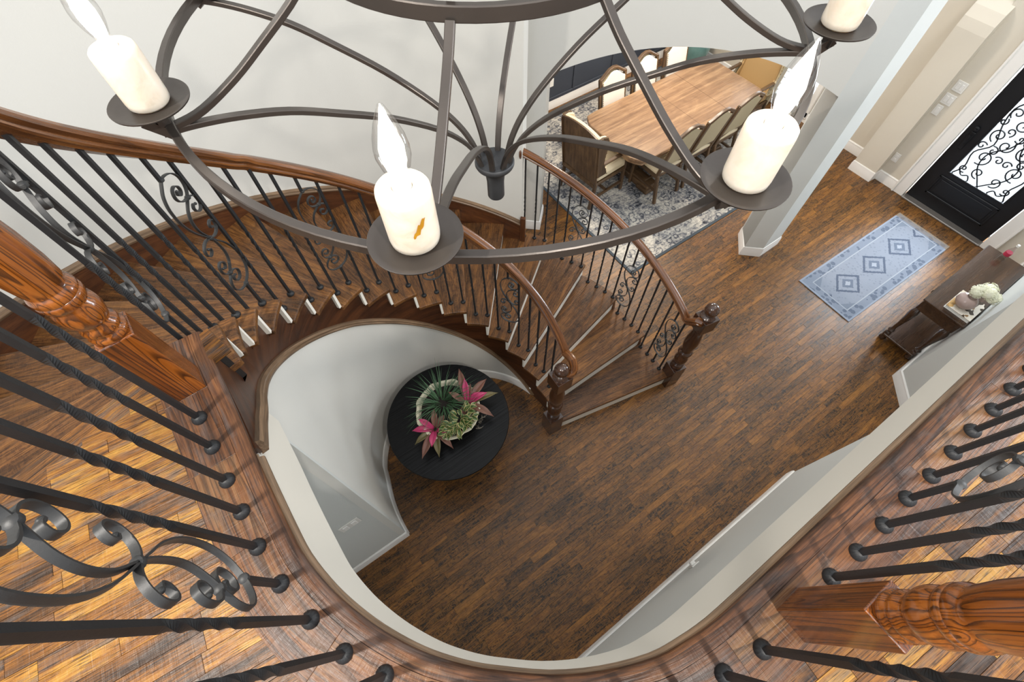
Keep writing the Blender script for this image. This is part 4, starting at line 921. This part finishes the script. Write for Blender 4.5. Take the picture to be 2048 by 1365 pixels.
switch_plate('light_switch', 'lowest white switch plate of the three beside the front door', 1.325, 1.05, 0.075, 1, 'switch')
switch_plate('light_switch', 'middle white switch plate of the three beside the front door', 1.305, 1.19, 0.118, 2, 'switch')
switch_plate('light_switch', 'highest white switch plate of the three beside the front door', 1.295, 1.345, 0.118, 2, 'switch')
switch_plate('wall_outlet', 'white outlet low on the beige wall left of the front door', 1.335, 0.365, 0.075, 1, 'outlet')
t = thing('light_switch', 'white double switch plate on the grey wall below the landing', 'switch', (-0.63, 1.056, 1.235))
m = MB(); m.box((0, -0.004, 0), (0.135, 0.008, 0.118), bev=0.003); m.obj('cover_plate', 'plate', t)
for i in (-1, 1): m = MB(); m.box((i*0.03, -0.010, 0), (0.034, 0.008, 0.068), bev=0.002); m.obj('rocker', 'white', t)
t = thing('wall_outlet', 'white outlet with a plug low on the wall below the landing', 'outlet', (1.37, -0.575, 0.31))
m = MB(); m.box((0, 0.004, 0), (0.075, 0.008, 0.118), bev=0.003); m.obj('cover_plate', 'plate', t)
m = MB(); m.box((0, 0.02, 0.0), (0.04, 0.03, 0.05), bev=0.006); m.obj('plug', 'plate', t)
t = thing('wall_outlet', 'white outlet plate on the charcoal dining room wall', 'outlet', (4.30, 5.17, 0.42))
m = MB(); m.box((0, -0.004, 0), (0.075, 0.008, 0.118), bev=0.003); m.obj('cover_plate', 'plate', t)
# ------------------------------------------------------------------ dining room window with louvred shutters
wn = bpy.data.objects.new('window_1', None); COL.objects.link(wn); wn.location = (7.2, 3.35, 0.1); struct(wn)
def wpart(m, name, mat, **k): o = m.obj(name, mat, wn, **k); o.location = (-7.2, -3.35, -0.1); return o
m = MB()
for a, b, c, d in ((2.70, 2.78, 0.08, 2.2), (3.92, 4.0, 0.08, 2.2), (2.70, 4.0, 0.06, 0.16), (2.70, 4.0, 2.12, 2.2), (3.31, 3.39, 0.08, 2.2)): m.box((7.17, (a+b)/2, (c+d)/2), (0.05, b-a, d-c), bev=0.006)
wpart(m, 'shutter_frame', 'white')
me = None
for yy in (3.045, 3.655):
    for i in range(21):
        if me is None: q = MB(); q.box((0, 0, 0), (0.075, 0.53, 0.010), bev=0.003); me = q.mesh('louvre', M['white'])
        o = link('louvre', me, wn, (-0.03, yy-3.35, 0.12+i*0.094)); o.rotation_euler = (0, math.radians(24), 0)
m = MB(); m.box((7.30, 3.35, 1.13), (0.006, 1.2, 2.05)); wpart(m, 'glass_pane', 'pane')
# ------------------------------------------------------------------ rugs
def rug(name, label, cx, cy, lx, ly, rz, mat, th=0.009):
    m = MB(); m.box((0, 0, th/2), (lx, ly, th), bev=0.004); o = m.obj(name, mat); o.location = (cx, cy, 0.0005); o.rotation_euler = (0, 0, rz); tag(o, label, 'rug'); return o
rug('entry_rug', 'pale blue grey patterned runner on the wood floor inside the front door', 5.70, 0.476, 1.955, 0.70, math.radians(-1.4), 'rug_blue')
rug('dining_rug', 'distressed charcoal and ivory rug under the dining table', 4.93, 3.53, 3.5, 2.92, math.radians(-0.3), 'rug_grey')
# ------------------------------------------------------------------ dining table
dt = thing('dining_table', 'long weathered oak table with clipped corners on the charcoal and ivory rug', 'table', (4.95, 3.41, 0.01))
def toppoly(lx, ly, c, n=5):
    P = []
    for sx, sy in ((1, -1), (1, 1), (-1, 1), (-1, -1)):
        A, B = ((lx-c*1.1, sy*ly), (sx*lx, sy*(ly-c))) if 0 else (None, None)
        seq = [(sx*(lx-c*1.35), sy*ly), (sx*(lx-c*0.55), sy*(ly-c*0.10)), (sx*(lx-c*0.30), sy*(ly-c*0.45)), (sx*(lx-c*0.02), sy*(ly-c*1.0)), (sx*lx, sy*(ly-c*1.35))]
        if sx*sy < 0: P += seq
        else: P += seq[::-1]
    return P
m = MB(); m.prism(toppoly(1.15, 0.535, 0.16), 0.715, 0.76); m.obj('tabletop', 'table', dt, bevel=0.012)
m = MB(); m.prism(toppoly(1.10, 0.485, 0.16), 0.63, 0.716); m.obj('apron', 'table', dt, bevel=0.006)
for x in (-0.03, 0.47):
    m = MB(); m.box((x, 0, 0.7603), (0.003, 1.06, 0.0012)); m.obj('leaf_joint', plain('table joint', '#5b4433', 0.7), dt)
for s in (-1, 1):
    m = MB(); m.box((s*0.62, 0, 0.34), (0.16, 0.16, 0.60), taper=0.8, gd=(0, 0, 1)); m.lathe([(0.09, 0.14), (0.12, 0.22), (0.11, 0.32), (0.075, 0.42), (0.10, 0.52), (0.11, 0.62)], (s*0.62, 0, 0), 16); m.obj('pedestal', 'chairwood', dt, bevel=0.006)
    m = MB(); m.box((s*0.62, 0, 0.055), (0.20, 0.86, 0.09), gd=(0, 1, 0)); m.box((s*0.62, 0.36, 0.03), (0.24, 0.2, 0.06), gd=(0, 1, 0)); m.box((s*0.62, -0.36, 0.03), (0.24, 0.2, 0.06), gd=(0, 1, 0)); m.obj('foot', 'chairwood', dt, bevel=0.012)
m = MB(); m.box((0, 0, 0.13), (1.15, 0.09, 0.07)); m.obj('stretcher', 'chairwood', dt, bevel=0.006)
# ------------------------------------------------------------------ dining chairs (origin under the seat, facing +x)
def side_chair(label):
    t = thing('dining_chair', label, 'chair', (0, 0, 0.01))
    m = MB(); m.box((0.02, 0, 0.455), (0.47, 0.46, 0.10), bev=0.03); m.obj('seat', 'linen', t, bevel=0.01)
    m = MB(); m.box((0.02, 0, 0.395), (0.46, 0.45, 0.06), bev=0.006); m.obj('seat_rail', 'chairwood', t)
    # camel back: padded front, fabric rear, carved wooden frame
    top = [(-0.215, 1.00), (-0.17, 1.018), (-0.12, 1.05), (-0.06, 1.085), (0.0, 1.095), (0.06, 1.085), (0.12, 1.05), (0.17, 1.018), (0.215, 1.00)]
    def back(pts, x0, x1, lean=0.13):
        n = len(pts); q = MB(); f = lambda z: -0.20-lean*(z-0.45)/0.6
        vs = [(f(z)+x0, y, z) for y, z in pts]+[(f(z)+x1, y, z) for y, z in pts]
        q.add(vs, [tuple(range(n)), tuple(range(2*n-1, n-1, -1))]+[(i, (i+1) % n, n+(i+1) % n, n+i) for i in range(n)], gd=(0, 1, 0)); return q
    inner = [(y*0.86, z-0.028) for y, z in top]+[(0.185, 0.54), (-0.185, 0.54)]
    back(inner, 0.015, 0.035).obj('back_cushion', 'linen_white', t, bevel=0.008)
    back(inner, -0.022, -0.008).obj('back_panel', 'linen_back', t, bevel=0.004)
    f = lambda z: -0.20-0.13*(z-0.45)/0.6
    m = MB(); path = [(f(z), y, z) for y, z in top]; m.sweep(path, rect_prof(0.042, 0.036, 0.006), ref=(0, 0, 1)); m.obj('crest_rail', 'chairwood', t, auto=40)
    m = MB(); m.sweep([(f(0.55), y, 0.535+0.02*math.cos(y*14)) for y in (-0.2, -0.12, -0.06, 0, 0.06, 0.12, 0.2)], rect_prof(0.036, 0.03, 0.004), ref=(0, 0, 1)); m.obj('lower_rail', 'chairwood', t, auto=40)
    for s in (-1, 1):
        m = MB(); m.bar((f(0.55)+0.02, s*0.205, 0.40), (f(1.01), s*0.208, 1.01), 0.036, 0.042, ref=(0, 1, 0), bev=0.005); m.obj('stile', 'chairwood', t)
        m = MB(); m.bar((-0.205, s*0.2, 0.40), (-0.285, s*0.205, 0.0), 0.04, 0.04, ref=(0, 1, 0), bev=0.006); m.obj('leg', 'chairwood', t)
        m = MB(); m.lathe([(0.016, 0), (0.024, 0.02), (0.02, 0.05), (0.026, 0.10), (0.018, 0.14), (0.026, 0.2), (0.02, 0.26), (0.027, 0.31), (0.027, 0.38)], (0.21, s*0.19, 0), 12); m.obj('leg', 'chairwood', t)
    m = MB(); m.bar((-0.25, 0.19, 0.17), (0.21, 0.19, 0.17), 0.026); m.bar((-0.25, -0.19, 0.17), (0.21, -0.19, 0.17), 0.026); m.bar((0.0, -0.19, 0.17), (0.0, 0.19, 0.17), 0.026); m.obj('stretcher', 'chairwood', t)
    m = MB()
    for s in (-1, 1):
        for i in range(17): z = 0.56+i*0.026; m.sphere((f(z)+0.037, s*0.184, z), 0.006, 6, 3)
    m.obj('nailheads', 'brass', t)
    return t
c0 = side_chair('beige backed dining chair on the near side of the table, closest to the winged armchair')
c0.location = (4.405, 3.06, 0.01); c0.rotation_euler.z = PI/2
NEARL = ['beige backed dining chair in the middle of the near side of the dining table', 'beige backed dining chair on the near side of the table, farthest from the winged armchair']
for i, lab in enumerate(NEARL):
    c = copy_tree(c0); c['label'] = lab; c['group'] = 'dining chairs along the sides of the table'; c.location = (4.92+i*0.52, 3.06, 0.01); c.rotation_euler.z = PI/2
c0['group'] = 'dining chairs along the sides of the table'
FARL = ['off white dining chair on the far side of the table, closest to the winged armchair', 'off white dining chair in the middle of the far side by the charcoal wall', 'off white dining chair on the far side of the table next to the teal urn']
for i, lab in enumerate(FARL):
    c = copy_tree(c0); c['label'] = lab; c.location = (4.42+i*0.56, 3.79, 0.01); c.rotation_euler.z = -PI/2
def arm_chair(label, front, shell, loc, rz):
    t = thing('wing_chair', label, 'armchair', loc, rz)
    m = MB(); m.box((0.03, 0, 0.45), (0.54, 0.56, 0.14), bev=0.035); m.obj('seat', front, t, bevel=0.012)
    m = MB(); m.box((0.03, 0, 0.365), (0.53, 0.57, 0.05), bev=0.006); m.obj('seat_rail', 'chairwood', t)
    lean = lambda z: -0.25-0.10*(z-0.4)/0.75
    topz = lambda y: 1.13-0.05*(y/0.31)**2
    ys = [-0.305+0.61*i/12 for i in range(13)]
    def slab(x0, x1, zb, inset=0.0):
        q = MB(); vs = []; fs = []
        for y in ys:
            yy = y*(1-inset/0.305); zt = topz(y)-inset
            vs += [(lean(zb)+x0, yy, zb), (lean(zt)+x0, yy, zt), (lean(zt)+x1, yy, zt), (lean(zb)+x1, yy, zb)]
        n = len(ys)
        for i in range(n-1): b = 4*i; c = b+4; fs += [(b, c, c+1, b+1), (b+1, c+1, c+2, b+2), (b+2, c+2, c+3, b+3), (b+3, c+3, c, b)]
        fs += [(0, 1, 2, 3), (4*n-4, 4*n-1, 4*n-2, 4*n-3)]; q.add(vs, fs, gd=(0, 0, 1)); return q
    slab(-0.028, -0.004, 0.33).obj('back_shell', shell, t, bevel=0.004)
    slab(-0.006, 0.055, 0.46, 0.012).obj('back_cushion', front, t, bevel=0.016)
    if shell == 'chairwood':
        for y in (-0.292, 0.0, 0.292): m = MB(); m.bar((lean(0.33)-0.032, y, 0.33), (lean(1.07)-0.032, y, 1.07 if y else 0.35), 0.02, 0.014, ref=(0, 1, 0)) if y else m.box((lean(0.36)-0.033, 0, 0.36), (0.014, 0.58, 0.05)); m.obj('back_moulding', 'chairwood', t)
    wing = [(-0.02, 0.52), (-0.02, 1.0), (0.0, 1.085), (0.06, 1.09), (0.125, 1.065), (0.15, 1.0), (0.13, 0.90), (0.10, 0.80), (0.085, 0.70), (0.12, 0.60), (0.14, 0.52)]
    for s in (-1, 1):
        q = MB(); n = len(wing); P = [(lean(z)+x, z) for x, z in wing]
        vs = [(x, s*0.318, z) for x, z in P]+[(x, s*0.288, z) for x, z in P]
        q.add(vs, [tuple(range(n)), tuple(range(2*n-1, n-1, -1))]+[(i, (i+1) % n, n+(i+1) % n, n+i) for i in range(n)], gd=(0, 0, 1)); q.obj('wing', shell, t, bevel=0.004)
        q = MB(); vs = [(x, s*0.287, z) for x, z in P]+[(x, s*0.258, z) for x, z in P]
        q.add(vs, [tuple(range(n)), tuple(range(2*n-1, n-1, -1))]+[(i, (i+1) % n, n+(i+1) % n, n+i) for i in range(n)]); q.obj('wing_cushion', front, t, bevel=0.010)
        m = MB(); m.bar((lean(0.66)+0.06, s*0.29, 0.665), (0.25, s*0.29, 0.655), 0.05, 0.03, bev=0.008); m.bar((0.245, s*0.29, 0.65), (0.27, s*0.28, 0.36), 0.034, 0.034, ref=(0, 1, 0), bev=0.008); m.obj('arm', 'chairwood', t)
        m = MB(); m.bar((0.265, s*0.265, 0.39), (0.285, s*0.27, 0.0), 0.042, 0.042, ref=(0, 1, 0), bev=0.008); m.obj('leg', 'chairwood', t)
        m = MB(); m.bar((-0.245, s*0.28, 0.39), (-0.30, s*0.285, 0.0), 0.042, 0.042, ref=(0, 1, 0), bev=0.008); m.obj('leg', 'chairwood', t)
        m = MB(); m.bar((-0.27, s*0.275, 0.14), (0.275, s*0.268, 0.14), 0.03, 0.026); m.obj('stretcher', 'chairwood', t)
    m = MB(); m.bar((0.0, -0.27, 0.14), (0.0, 0.27, 0.14), 0.03, 0.026); m.obj('stretcher', 'chairwood', t)
    m = MB()
    for i in range(25): y = -0.29+0.58*i/24; m.sphere((lean(topz(y))-0.006, y, topz(y)-0.004), 0.007, 6, 3)
    for s in (-1, 1):
        for x, z in [(lean(z)+x, z) for x, z in wing[2:]]+[((lean(a[1])+a[0]+lean(b[1])+b[0])/2, (a[1]+b[1])/2) for a, b in zip(wing[2:-1], wing[3:])]: m.sphere((x, s*0.316, z), 0.007, 6, 3)
        for i in range(18): m.sphere((-0.22+i*0.029, s*0.281, 0.392), 0.006, 6, 3)
    for i in range(20): m.sphere((0.296, -0.26+i*0.0274, 0.392), 0.006, 6, 3)
    m.obj('nailheads', 'brass', t)
    return t
arm_chair('winged armchair with a wooden panelled back at the table end nearest the stair', 'linen', 'chairwood', (3.72, 3.50, 0.01), 0.06)
arm_chair('tan upholstered winged armchair at the far table end by the window', 'tan', 'linen_back', (6.28, 3.36, 0.01), PI)
# teal urn in the far corner of the dining room
t = thing('floor_urn', 'teal glazed urn on a dark plinth in the far dining room corner', 'urn', (6.72, 4.62, 0))
m = MB(); m.box((0, 0, 0.06), (0.34, 0.34, 0.12), bev=0.01); m.obj('plinth', 'console', t)
m = MB(); m.lathe([(0.0, 0.12), (0.10, 0.12), (0.15, 0.20), (0.21, 0.36), (0.235, 0.52), (0.21, 0.66), (0.14, 0.76), (0.105, 0.80), (0.13, 0.85), (0.12, 0.85), (0.09, 0.80), (0.0, 0.78)], n=28); m.obj('urn_body', 'teal', t)
# ------------------------------------------------------------------ console table with its things
cs = thing('console_table', 'espresso brown console table with baluster legs against the wall by the front door', 'console', (5.34, -0.335, 0))
m = MB(); m.box((0, 0, 0.757), (1.17, 0.405, 0.026), bev=0.006); m.obj('tabletop', 'console', cs)
m = MB(); m.box((0, 0, 0.735), (1.14, 0.375, 0.02), bev=0.008); m.obj('top_moulding', 'console', cs)
m = MB(); m.box((0, 0, 0.655), (1.08, 0.33, 0.14), bev=0.004); m.obj('frieze', 'console', cs)
for x in (-0.27, 0.27):
    m = MB(); m.box((x, 0.168, 0.655), (0.44, 0.012, 0.10), bev=0.004); d_ = m.obj('drawer', 'console', cs)
    m = MB(); m.sphere((x, 0.185, 0.655), 0.014, 12, 8); m.obj('knob', 'brass', d_)
m = MB(); m.box((0, 0, 0.10), (1.10, 0.34, 0.028), bev=0.006); m.obj('lower_shelf', 'console', cs)
for x in (-0.505, 0.505):
    for y in (-0.155, 0.155):
        m = MB(); m.lathe([(0.022, 0.0), (0.034, 0.015), (0.036, 0.035), (0.026, 0.055), (0.030, 0.07), (0.030, 0.125), (0.020, 0.14), (0.030, 0.16), (0.034, 0.175), (0.020, 0.20), (0.018, 0.23), (0.022, 0.30), (0.032, 0.40), (0.043, 0.48), (0.044, 0.52), (0.032, 0.56), (0.022, 0.58), (0.034, 0.595), (0.036, 0.61), (0.030, 0.62)], (x, y, 0), 18); m.box((x, y, 0.655), (0.066, 0.066, 0.13), bev=0.004, gd=(0, 0, 1)); m.obj('leg', 'console', cs)
bk = thing('photo_book', 'large photo covered book lying under the mauve vase on the console', 'book', (4.965, -0.407, 0.770), math.radians(0))
m = MB(); m.box((0, 0, 0.017), (0.285, 0.225, 0.026)); m.obj('pages', 'plate', bk)
m = MB(); m.box((0, 0, 0.032), (0.295, 0.235, 0.004)); m.obj('cover', 'cover', bk)
m = MB(); m.box((0, 0, 0.002), (0.295, 0.235, 0.004)); m.obj('back_cover', 'plate', bk)
vz = thing('flower_vase', 'round mauve ceramic vase standing on the photo book', 'vase', (4.935, -0.375, 0.804))
m = MB(); m.lathe([(0.0, 0.0), (0.045, 0.0), (0.072, 0.018), (0.088, 0.05), (0.086, 0.08), (0.066, 0.108), (0.042, 0.120), (0.040, 0.126), (0.036, 0.12), (0.0, 0.10)], n=28); m.obj('vase_body', 'vase', vz)
fb = thing('hydrangea_bunch', 'cream hydrangea heads spilling from the mauve vase towards the wall', 'flowers', (4.95, -0.385, 0.92))
rf = random.Random(5)
pm = MB()
for i in range(4):
    a = i*PI/2; c, s = math.cos(a), math.sin(a)
    vs = [(0.001*c, 0.001*s, 0), (0.010*c-0.007*s, 0.010*s+0.007*c, 0.003), (0.018*c, 0.018*s, 0.001), (0.010*c+0.007*s, 0.010*s-0.007*c, 0.003)]; pm.add(vs, [(0, 1, 2, 3)])
PET = pm.mesh('floret', 'petal')
for hx, hy, hz, r in ((0.02, 0.02, 0.06, 0.062), (0.10, -0.03, 0.07, 0.068), (0.06, -0.10, 0.06, 0.062), (0.03, -0.05, 0.10, 0.060)):
    m = MB(); m.sphere((hx, hy, hz), r*0.86, 14, 9); hd = m.obj('flower_head', 'petal', fb)
    for i in range(70):
        u = rf.random()*2-1; a = rf.random()*2*PI; q = math.sqrt(1-u*u); n = Vector((q*math.cos(a), q*math.sin(a), u))
        if n.z < -0.55: continue
        o = link('floret', PET, hd, Vector((hx, hy, hz))+n*r*(0.92+0.14*rf.random())); o.rotation_euler = n.to_track_quat('Z', 'Y').to_euler(); o.scale = (0.95, 0.95, 0.95)
for i in range(4):
    m = MB(); m.tube(smooth_path([(-0.01, 0.01, -0.06), (0.0, 0.0, -0.01), (0.03*i/3+0.01, -0.03*i/3, 0.05)], 3), 0.0035, 6, ref=(1, 0, 0)); m.obj('stem', 'grass', fb)
wb = thing('glass_bottle', 'clear bottle with a red label on the far end of the console', 'bottle', (5.845, -0.30, 0.770))
m = MB(); m.lathe([(0.0, 0.0), (0.027, 0.0), (0.030, 0.006), (0.030, 0.10), (0.024, 0.125), (0.012, 0.15), (0.011, 0.175), (0.013, 0.18), (0.0, 0.18)], n=24); m.obj('bottle_body', glass('milky clear bottle', (0.86, 0.88, 0.88, 1), 0.1), wb)
m = MB(); m.lathe([(0.0305, 0.055), (0.0308, 0.058), (0.0308, 0.092), (0.0305, 0.095)], n=24); m.obj('label', 'redlabel', wb)
m = MB(); m.lathe([(0.0, 0.178), (0.0135, 0.178), (0.0135, 0.198), (0.0, 0.2)], n=16); m.obj('cap', 'plate', wb)
# ------------------------------------------------------------------ round table with the planted bowl
TX, TY = 0.345, 1.497
rt = thing('round_table', 'round black ribbed pedestal table tucked into the curve under the stair', 'table', (TX, TY, 0))
m = MB(); m.lathe([(0.0, 0.738), (0.50, 0.738), (0.518, 0.744), (0.522, 0.752), (0.518, 0.760), (0.0, 0.7605)], n=72, gd=(1, 0, 0)); o = m.obj('tabletop', 'black', rt, auto=30)
m = MB(); m.lathe([(0.49, 0.69), (0.495, 0.738), (0.46, 0.738), (0.455, 0.69)], n=60); m.obj('apron', 'black', rt)
m = MB(); m.lathe([(0.075, 0.06), (0.10, 0.10), (0.07, 0.18), (0.06, 0.30), (0.09, 0.42), (0.07, 0.55), (0.10, 0.66), (0.16, 0.70)], n=24); m.obj('pedestal', 'black', rt, auto=40)
for i in range(4):
    a = i*PI/2+0.5; m = MB(); m.sweep(smooth_path([(0.05*math.cos(a), 0.05*math.sin(a), 0.20), (0.20*math.cos(a), 0.20*math.sin(a), 0.11), (0.36*math.cos(a), 0.36*math.sin(a), 0.025)], 5), rect_prof(0.05, 0.05, 0.006)); m.obj('foot', 'black', rt)
PX, PY, PZ = 0.376, 1.520, 0.762
pb = thing('planter_bowl', 'low cream stone bowl planter on the round black table', 'planter', (PX, PY, PZ))
rr = random.Random(9)
prof = [(0.0, 0.0), (0.12, 0.0), (0.17, 0.02), (0.235, 0.075), (0.268, 0.135), (0.262, 0.140), (0.245, 0.136), (0.225, 0.10), (0.0, 0.095)]
m = MB(); m.lathe(prof, n=56)
m.v = [(x*(1+0.022*math.sin(9*math.atan2(y, x))+0.014*math.sin(17*math.atan2(y, x))), y*(1+0.022*math.sin(9*math.atan2(y, x))+0.014*math.sin(17*math.atan2(y, x))), z) for x, y, z in m.v]
m.obj('bowl', 'stone', pb)
m = MB(); m.lathe([(0.0, 0.118), (0.12, 0.116), (0.228, 0.105)], n=30); m.obj('soil', 'soil', pb)
# grass tuft
gt = thing('grass_plant', 'tuft of dark green grass blades in the back of the stone bowl', 'plant', (0.375, 1.60, PZ+0.11)); 
def blade(m, base, d, L, wdt, curl, up):
    d = Vector((d[0], d[1], 0)).normalized(); n = 6; s = Vector((-d.y, d.x, 0)); vs = []; fs = []; g = []
    for i in range(n+1):
        t = i/n; p = Vector(base)+d*(L*t*(0.35+0.65*t)*(1-up*0.5))+Vector((0, 0, L*(up*t-curl*t*t))); w_ = wdt*(1-t)**0.7*(0.5+0.5*min(1, t*4)) if t < 1 else 0.0003
        vs += [p-s*w_, p+Vector((0, 0, -w_*0.35)), p+s*w_]; g += [(t, -1, 0), (t, 0, 0), (t, 1, 0)]
    for i in range(n): b = 3*i; fs += [(b, b+1, b+4, b+3), (b+1, b+2, b+5, b+4)]
    m.add(vs, fs, True, g=g)
for i in range(120):
    a = rr.random()*2*PI; r = 0.085*math.sqrt(rr.random()); L = 0.24+0.20*rr.random(); m = MB()
    blade(m, (r*math.cos(a), r*math.sin(a), 0), (math.cos(a+rr.uniform(-.5, .5)), math.sin(a+rr.uniform(-.5, .5))), L, 0.0042, 0.25+0.35*rr.random(), 0.45+0.45*rr.random()); m.obj('blade', 'grass', gt)
def leaf_mesh(m, base, az, L, wdt, lift, droop, n=9):
    d = Vector((math.cos(az), math.sin(az), 0)); s = Vector((-d.y, d.x, 0)); vs = []; fs = []; g = []
    for i in range(n+1):
        t = i/n; w_ = wdt*(0.55+0.45*math.sin(PI*min(1, t*1.15)))*(1-t**6)**0.5 if t < 1 else 0.0006
        w_ *= (1.0 if t < 0.7 else max(0.02, 1-((t-0.7)/0.3)**1.6))
        p = Vector(base)+d*(L*t*(1-0.12*t))+Vector((0, 0, L*(lift*t-droop*t*t)))
        for u in (-1, -0.5, 0, 0.5, 1): vs.append(p+s*(w_*u)+Vector((0, 0, w_*0.5*abs(u)))); g.append((t, u, 0))
    for i in range(n):
        for j in range(4): b = 5*i+j; fs.append((b, b+1, b+6, b+5))
    m.add(vs, fs, True, g=g)
def bromeliad(label, x, y, leaves):
    t = thing('bromeliad', label, 'plant', (x, y, PZ+0.115))
    for az, L, wdt, lift, droop, mat in leaves:
        m = MB(); leaf_mesh(m, (0.012*math.cos(math.radians(az)), 0.012*math.sin(math.radians(az)), 0), math.radians(az), L, wdt, lift, droop); o = m.obj('leaf', mat, t)
        so = o.modifiers.new('thickness', 'SOLIDIFY'); so.thickness = 0.0022
bromeliad('larger bromeliad with magenta inner leaves at the right rim of the stone bowl', 0.535, 1.47, [(70, 0.33, 0.030, 0.75, 0.5, 'mauve'), (20, 0.30, 0.034, 0.5, 0.45, 'mauve'), (345, 0.30, 0.030, 0.45, 0.4, 'olive'), (300, 0.27, 0.032, 0.4, 0.5, 'mauve'), (258, 0.21, 0.034, 0.4, 0.6, 'olive'), (120, 0.18, 0.026, 0.9, 0.4, 'mauve'), (215, 0.14, 0.030, 0.5, 0.5, 'mauve'), (62, 0.20, 0.027, 0.95, 0.4, 'pink'), (350, 0.20, 0.028, 0.75, 0.45, 'pink'), (5, 0.13, 0.024, 0.9, 0.4, 'pink'), (45, 0.16, 0.022, 0.9, 0.4, 'mauve'), (280, 0.10, 0.024, 0.9, 0.3, 'mauve')])
bromeliad('smaller bromeliad with magenta inner leaves at the left rim of the stone bowl', 0.20, 1.435, [(150, 0.20, 0.028, 0.45, 0.4, 'pink'), (183, 0.22, 0.026, 0.4, 0.5, 'olive'), (215, 0.28, 0.032, 0.35, 0.4, 'mauve'), (247, 0.25, 0.030, 0.4, 0.5, 'olive'), (280, 0.24, 0.028, 0.4, 0.5, 'mauve'), (120, 0.15, 0.024, 0.9, 0.4, 'pink'), (232, 0.17, 0.028, 0.75, 0.5, 'pink'), (60, 0.16, 0.026, 0.8, 0.4, 'mauve'), (20, 0.14, 0.026, 0.7, 0.4, 'mauve'), (300, 0.12, 0.022, 0.9, 0.3, 'pink')])
vp = thing('variegated_plant', 'clump of small green and cream leaves at the front of the stone bowl', 'plant', (0.395, 1.36, PZ+0.115))
LM = []
for q in range(4):
    m = MB(); leaf_mesh(m, (0, 0, 0), 0.0, 0.065+0.008*q, 0.020, 0.45, 0.55, 6); LM.append(m.mesh('leaf', 'varleaf'))
for i in range(80):
    a = rr.random()*2*PI; r = math.sqrt(rr.random()); x = 0.15*r*math.cos(a); y = 0.085*r*math.sin(a)+0.22*x
    o = link('leaf', LM[i % 4], vp, (x, y, 0.03+0.06*rr.random()*(1-0.4*r))); o.rotation_euler = (rr.uniform(-.5, .5), rr.uniform(-.7, .2), a+rr.uniform(-1, 1)); o.scale = [0.7+0.3*rr.random()]*3
m = MB(); 
for i in range(7):
    x = -0.12+0.04*i; m.tube([(x*0.6, 0.02, -0.01), (x, -0.005+0.2*x, 0.045)], 0.004, 5, ref=(1, 0, 0))
m.obj('stem', 'olive', vp)
wr = MB()
for i in range(9):
    x = 0.50+0.014*i; y = 1.27+0.012*i; P = [(x, y, 0.775)]
    for j in range(5): P.append((P[-1][0]+rr.uniform(-.022, .028), P[-1][1]+rr.uniform(-.022, .016), 0.7635+0.004*rr.random()))
    wr.tube([Vector(p)-Vector((0.55, 1.30, 0.7615)) for p in P], 0.0014, 5)
o = wr.obj('dried_roots', 'rope'); o.location = (0.55, 1.30, 0.7615); tag(o, 'wisp of dry pale roots trailing over the rim of the bowl', 'roots'); o['kind'] = 'stuff'
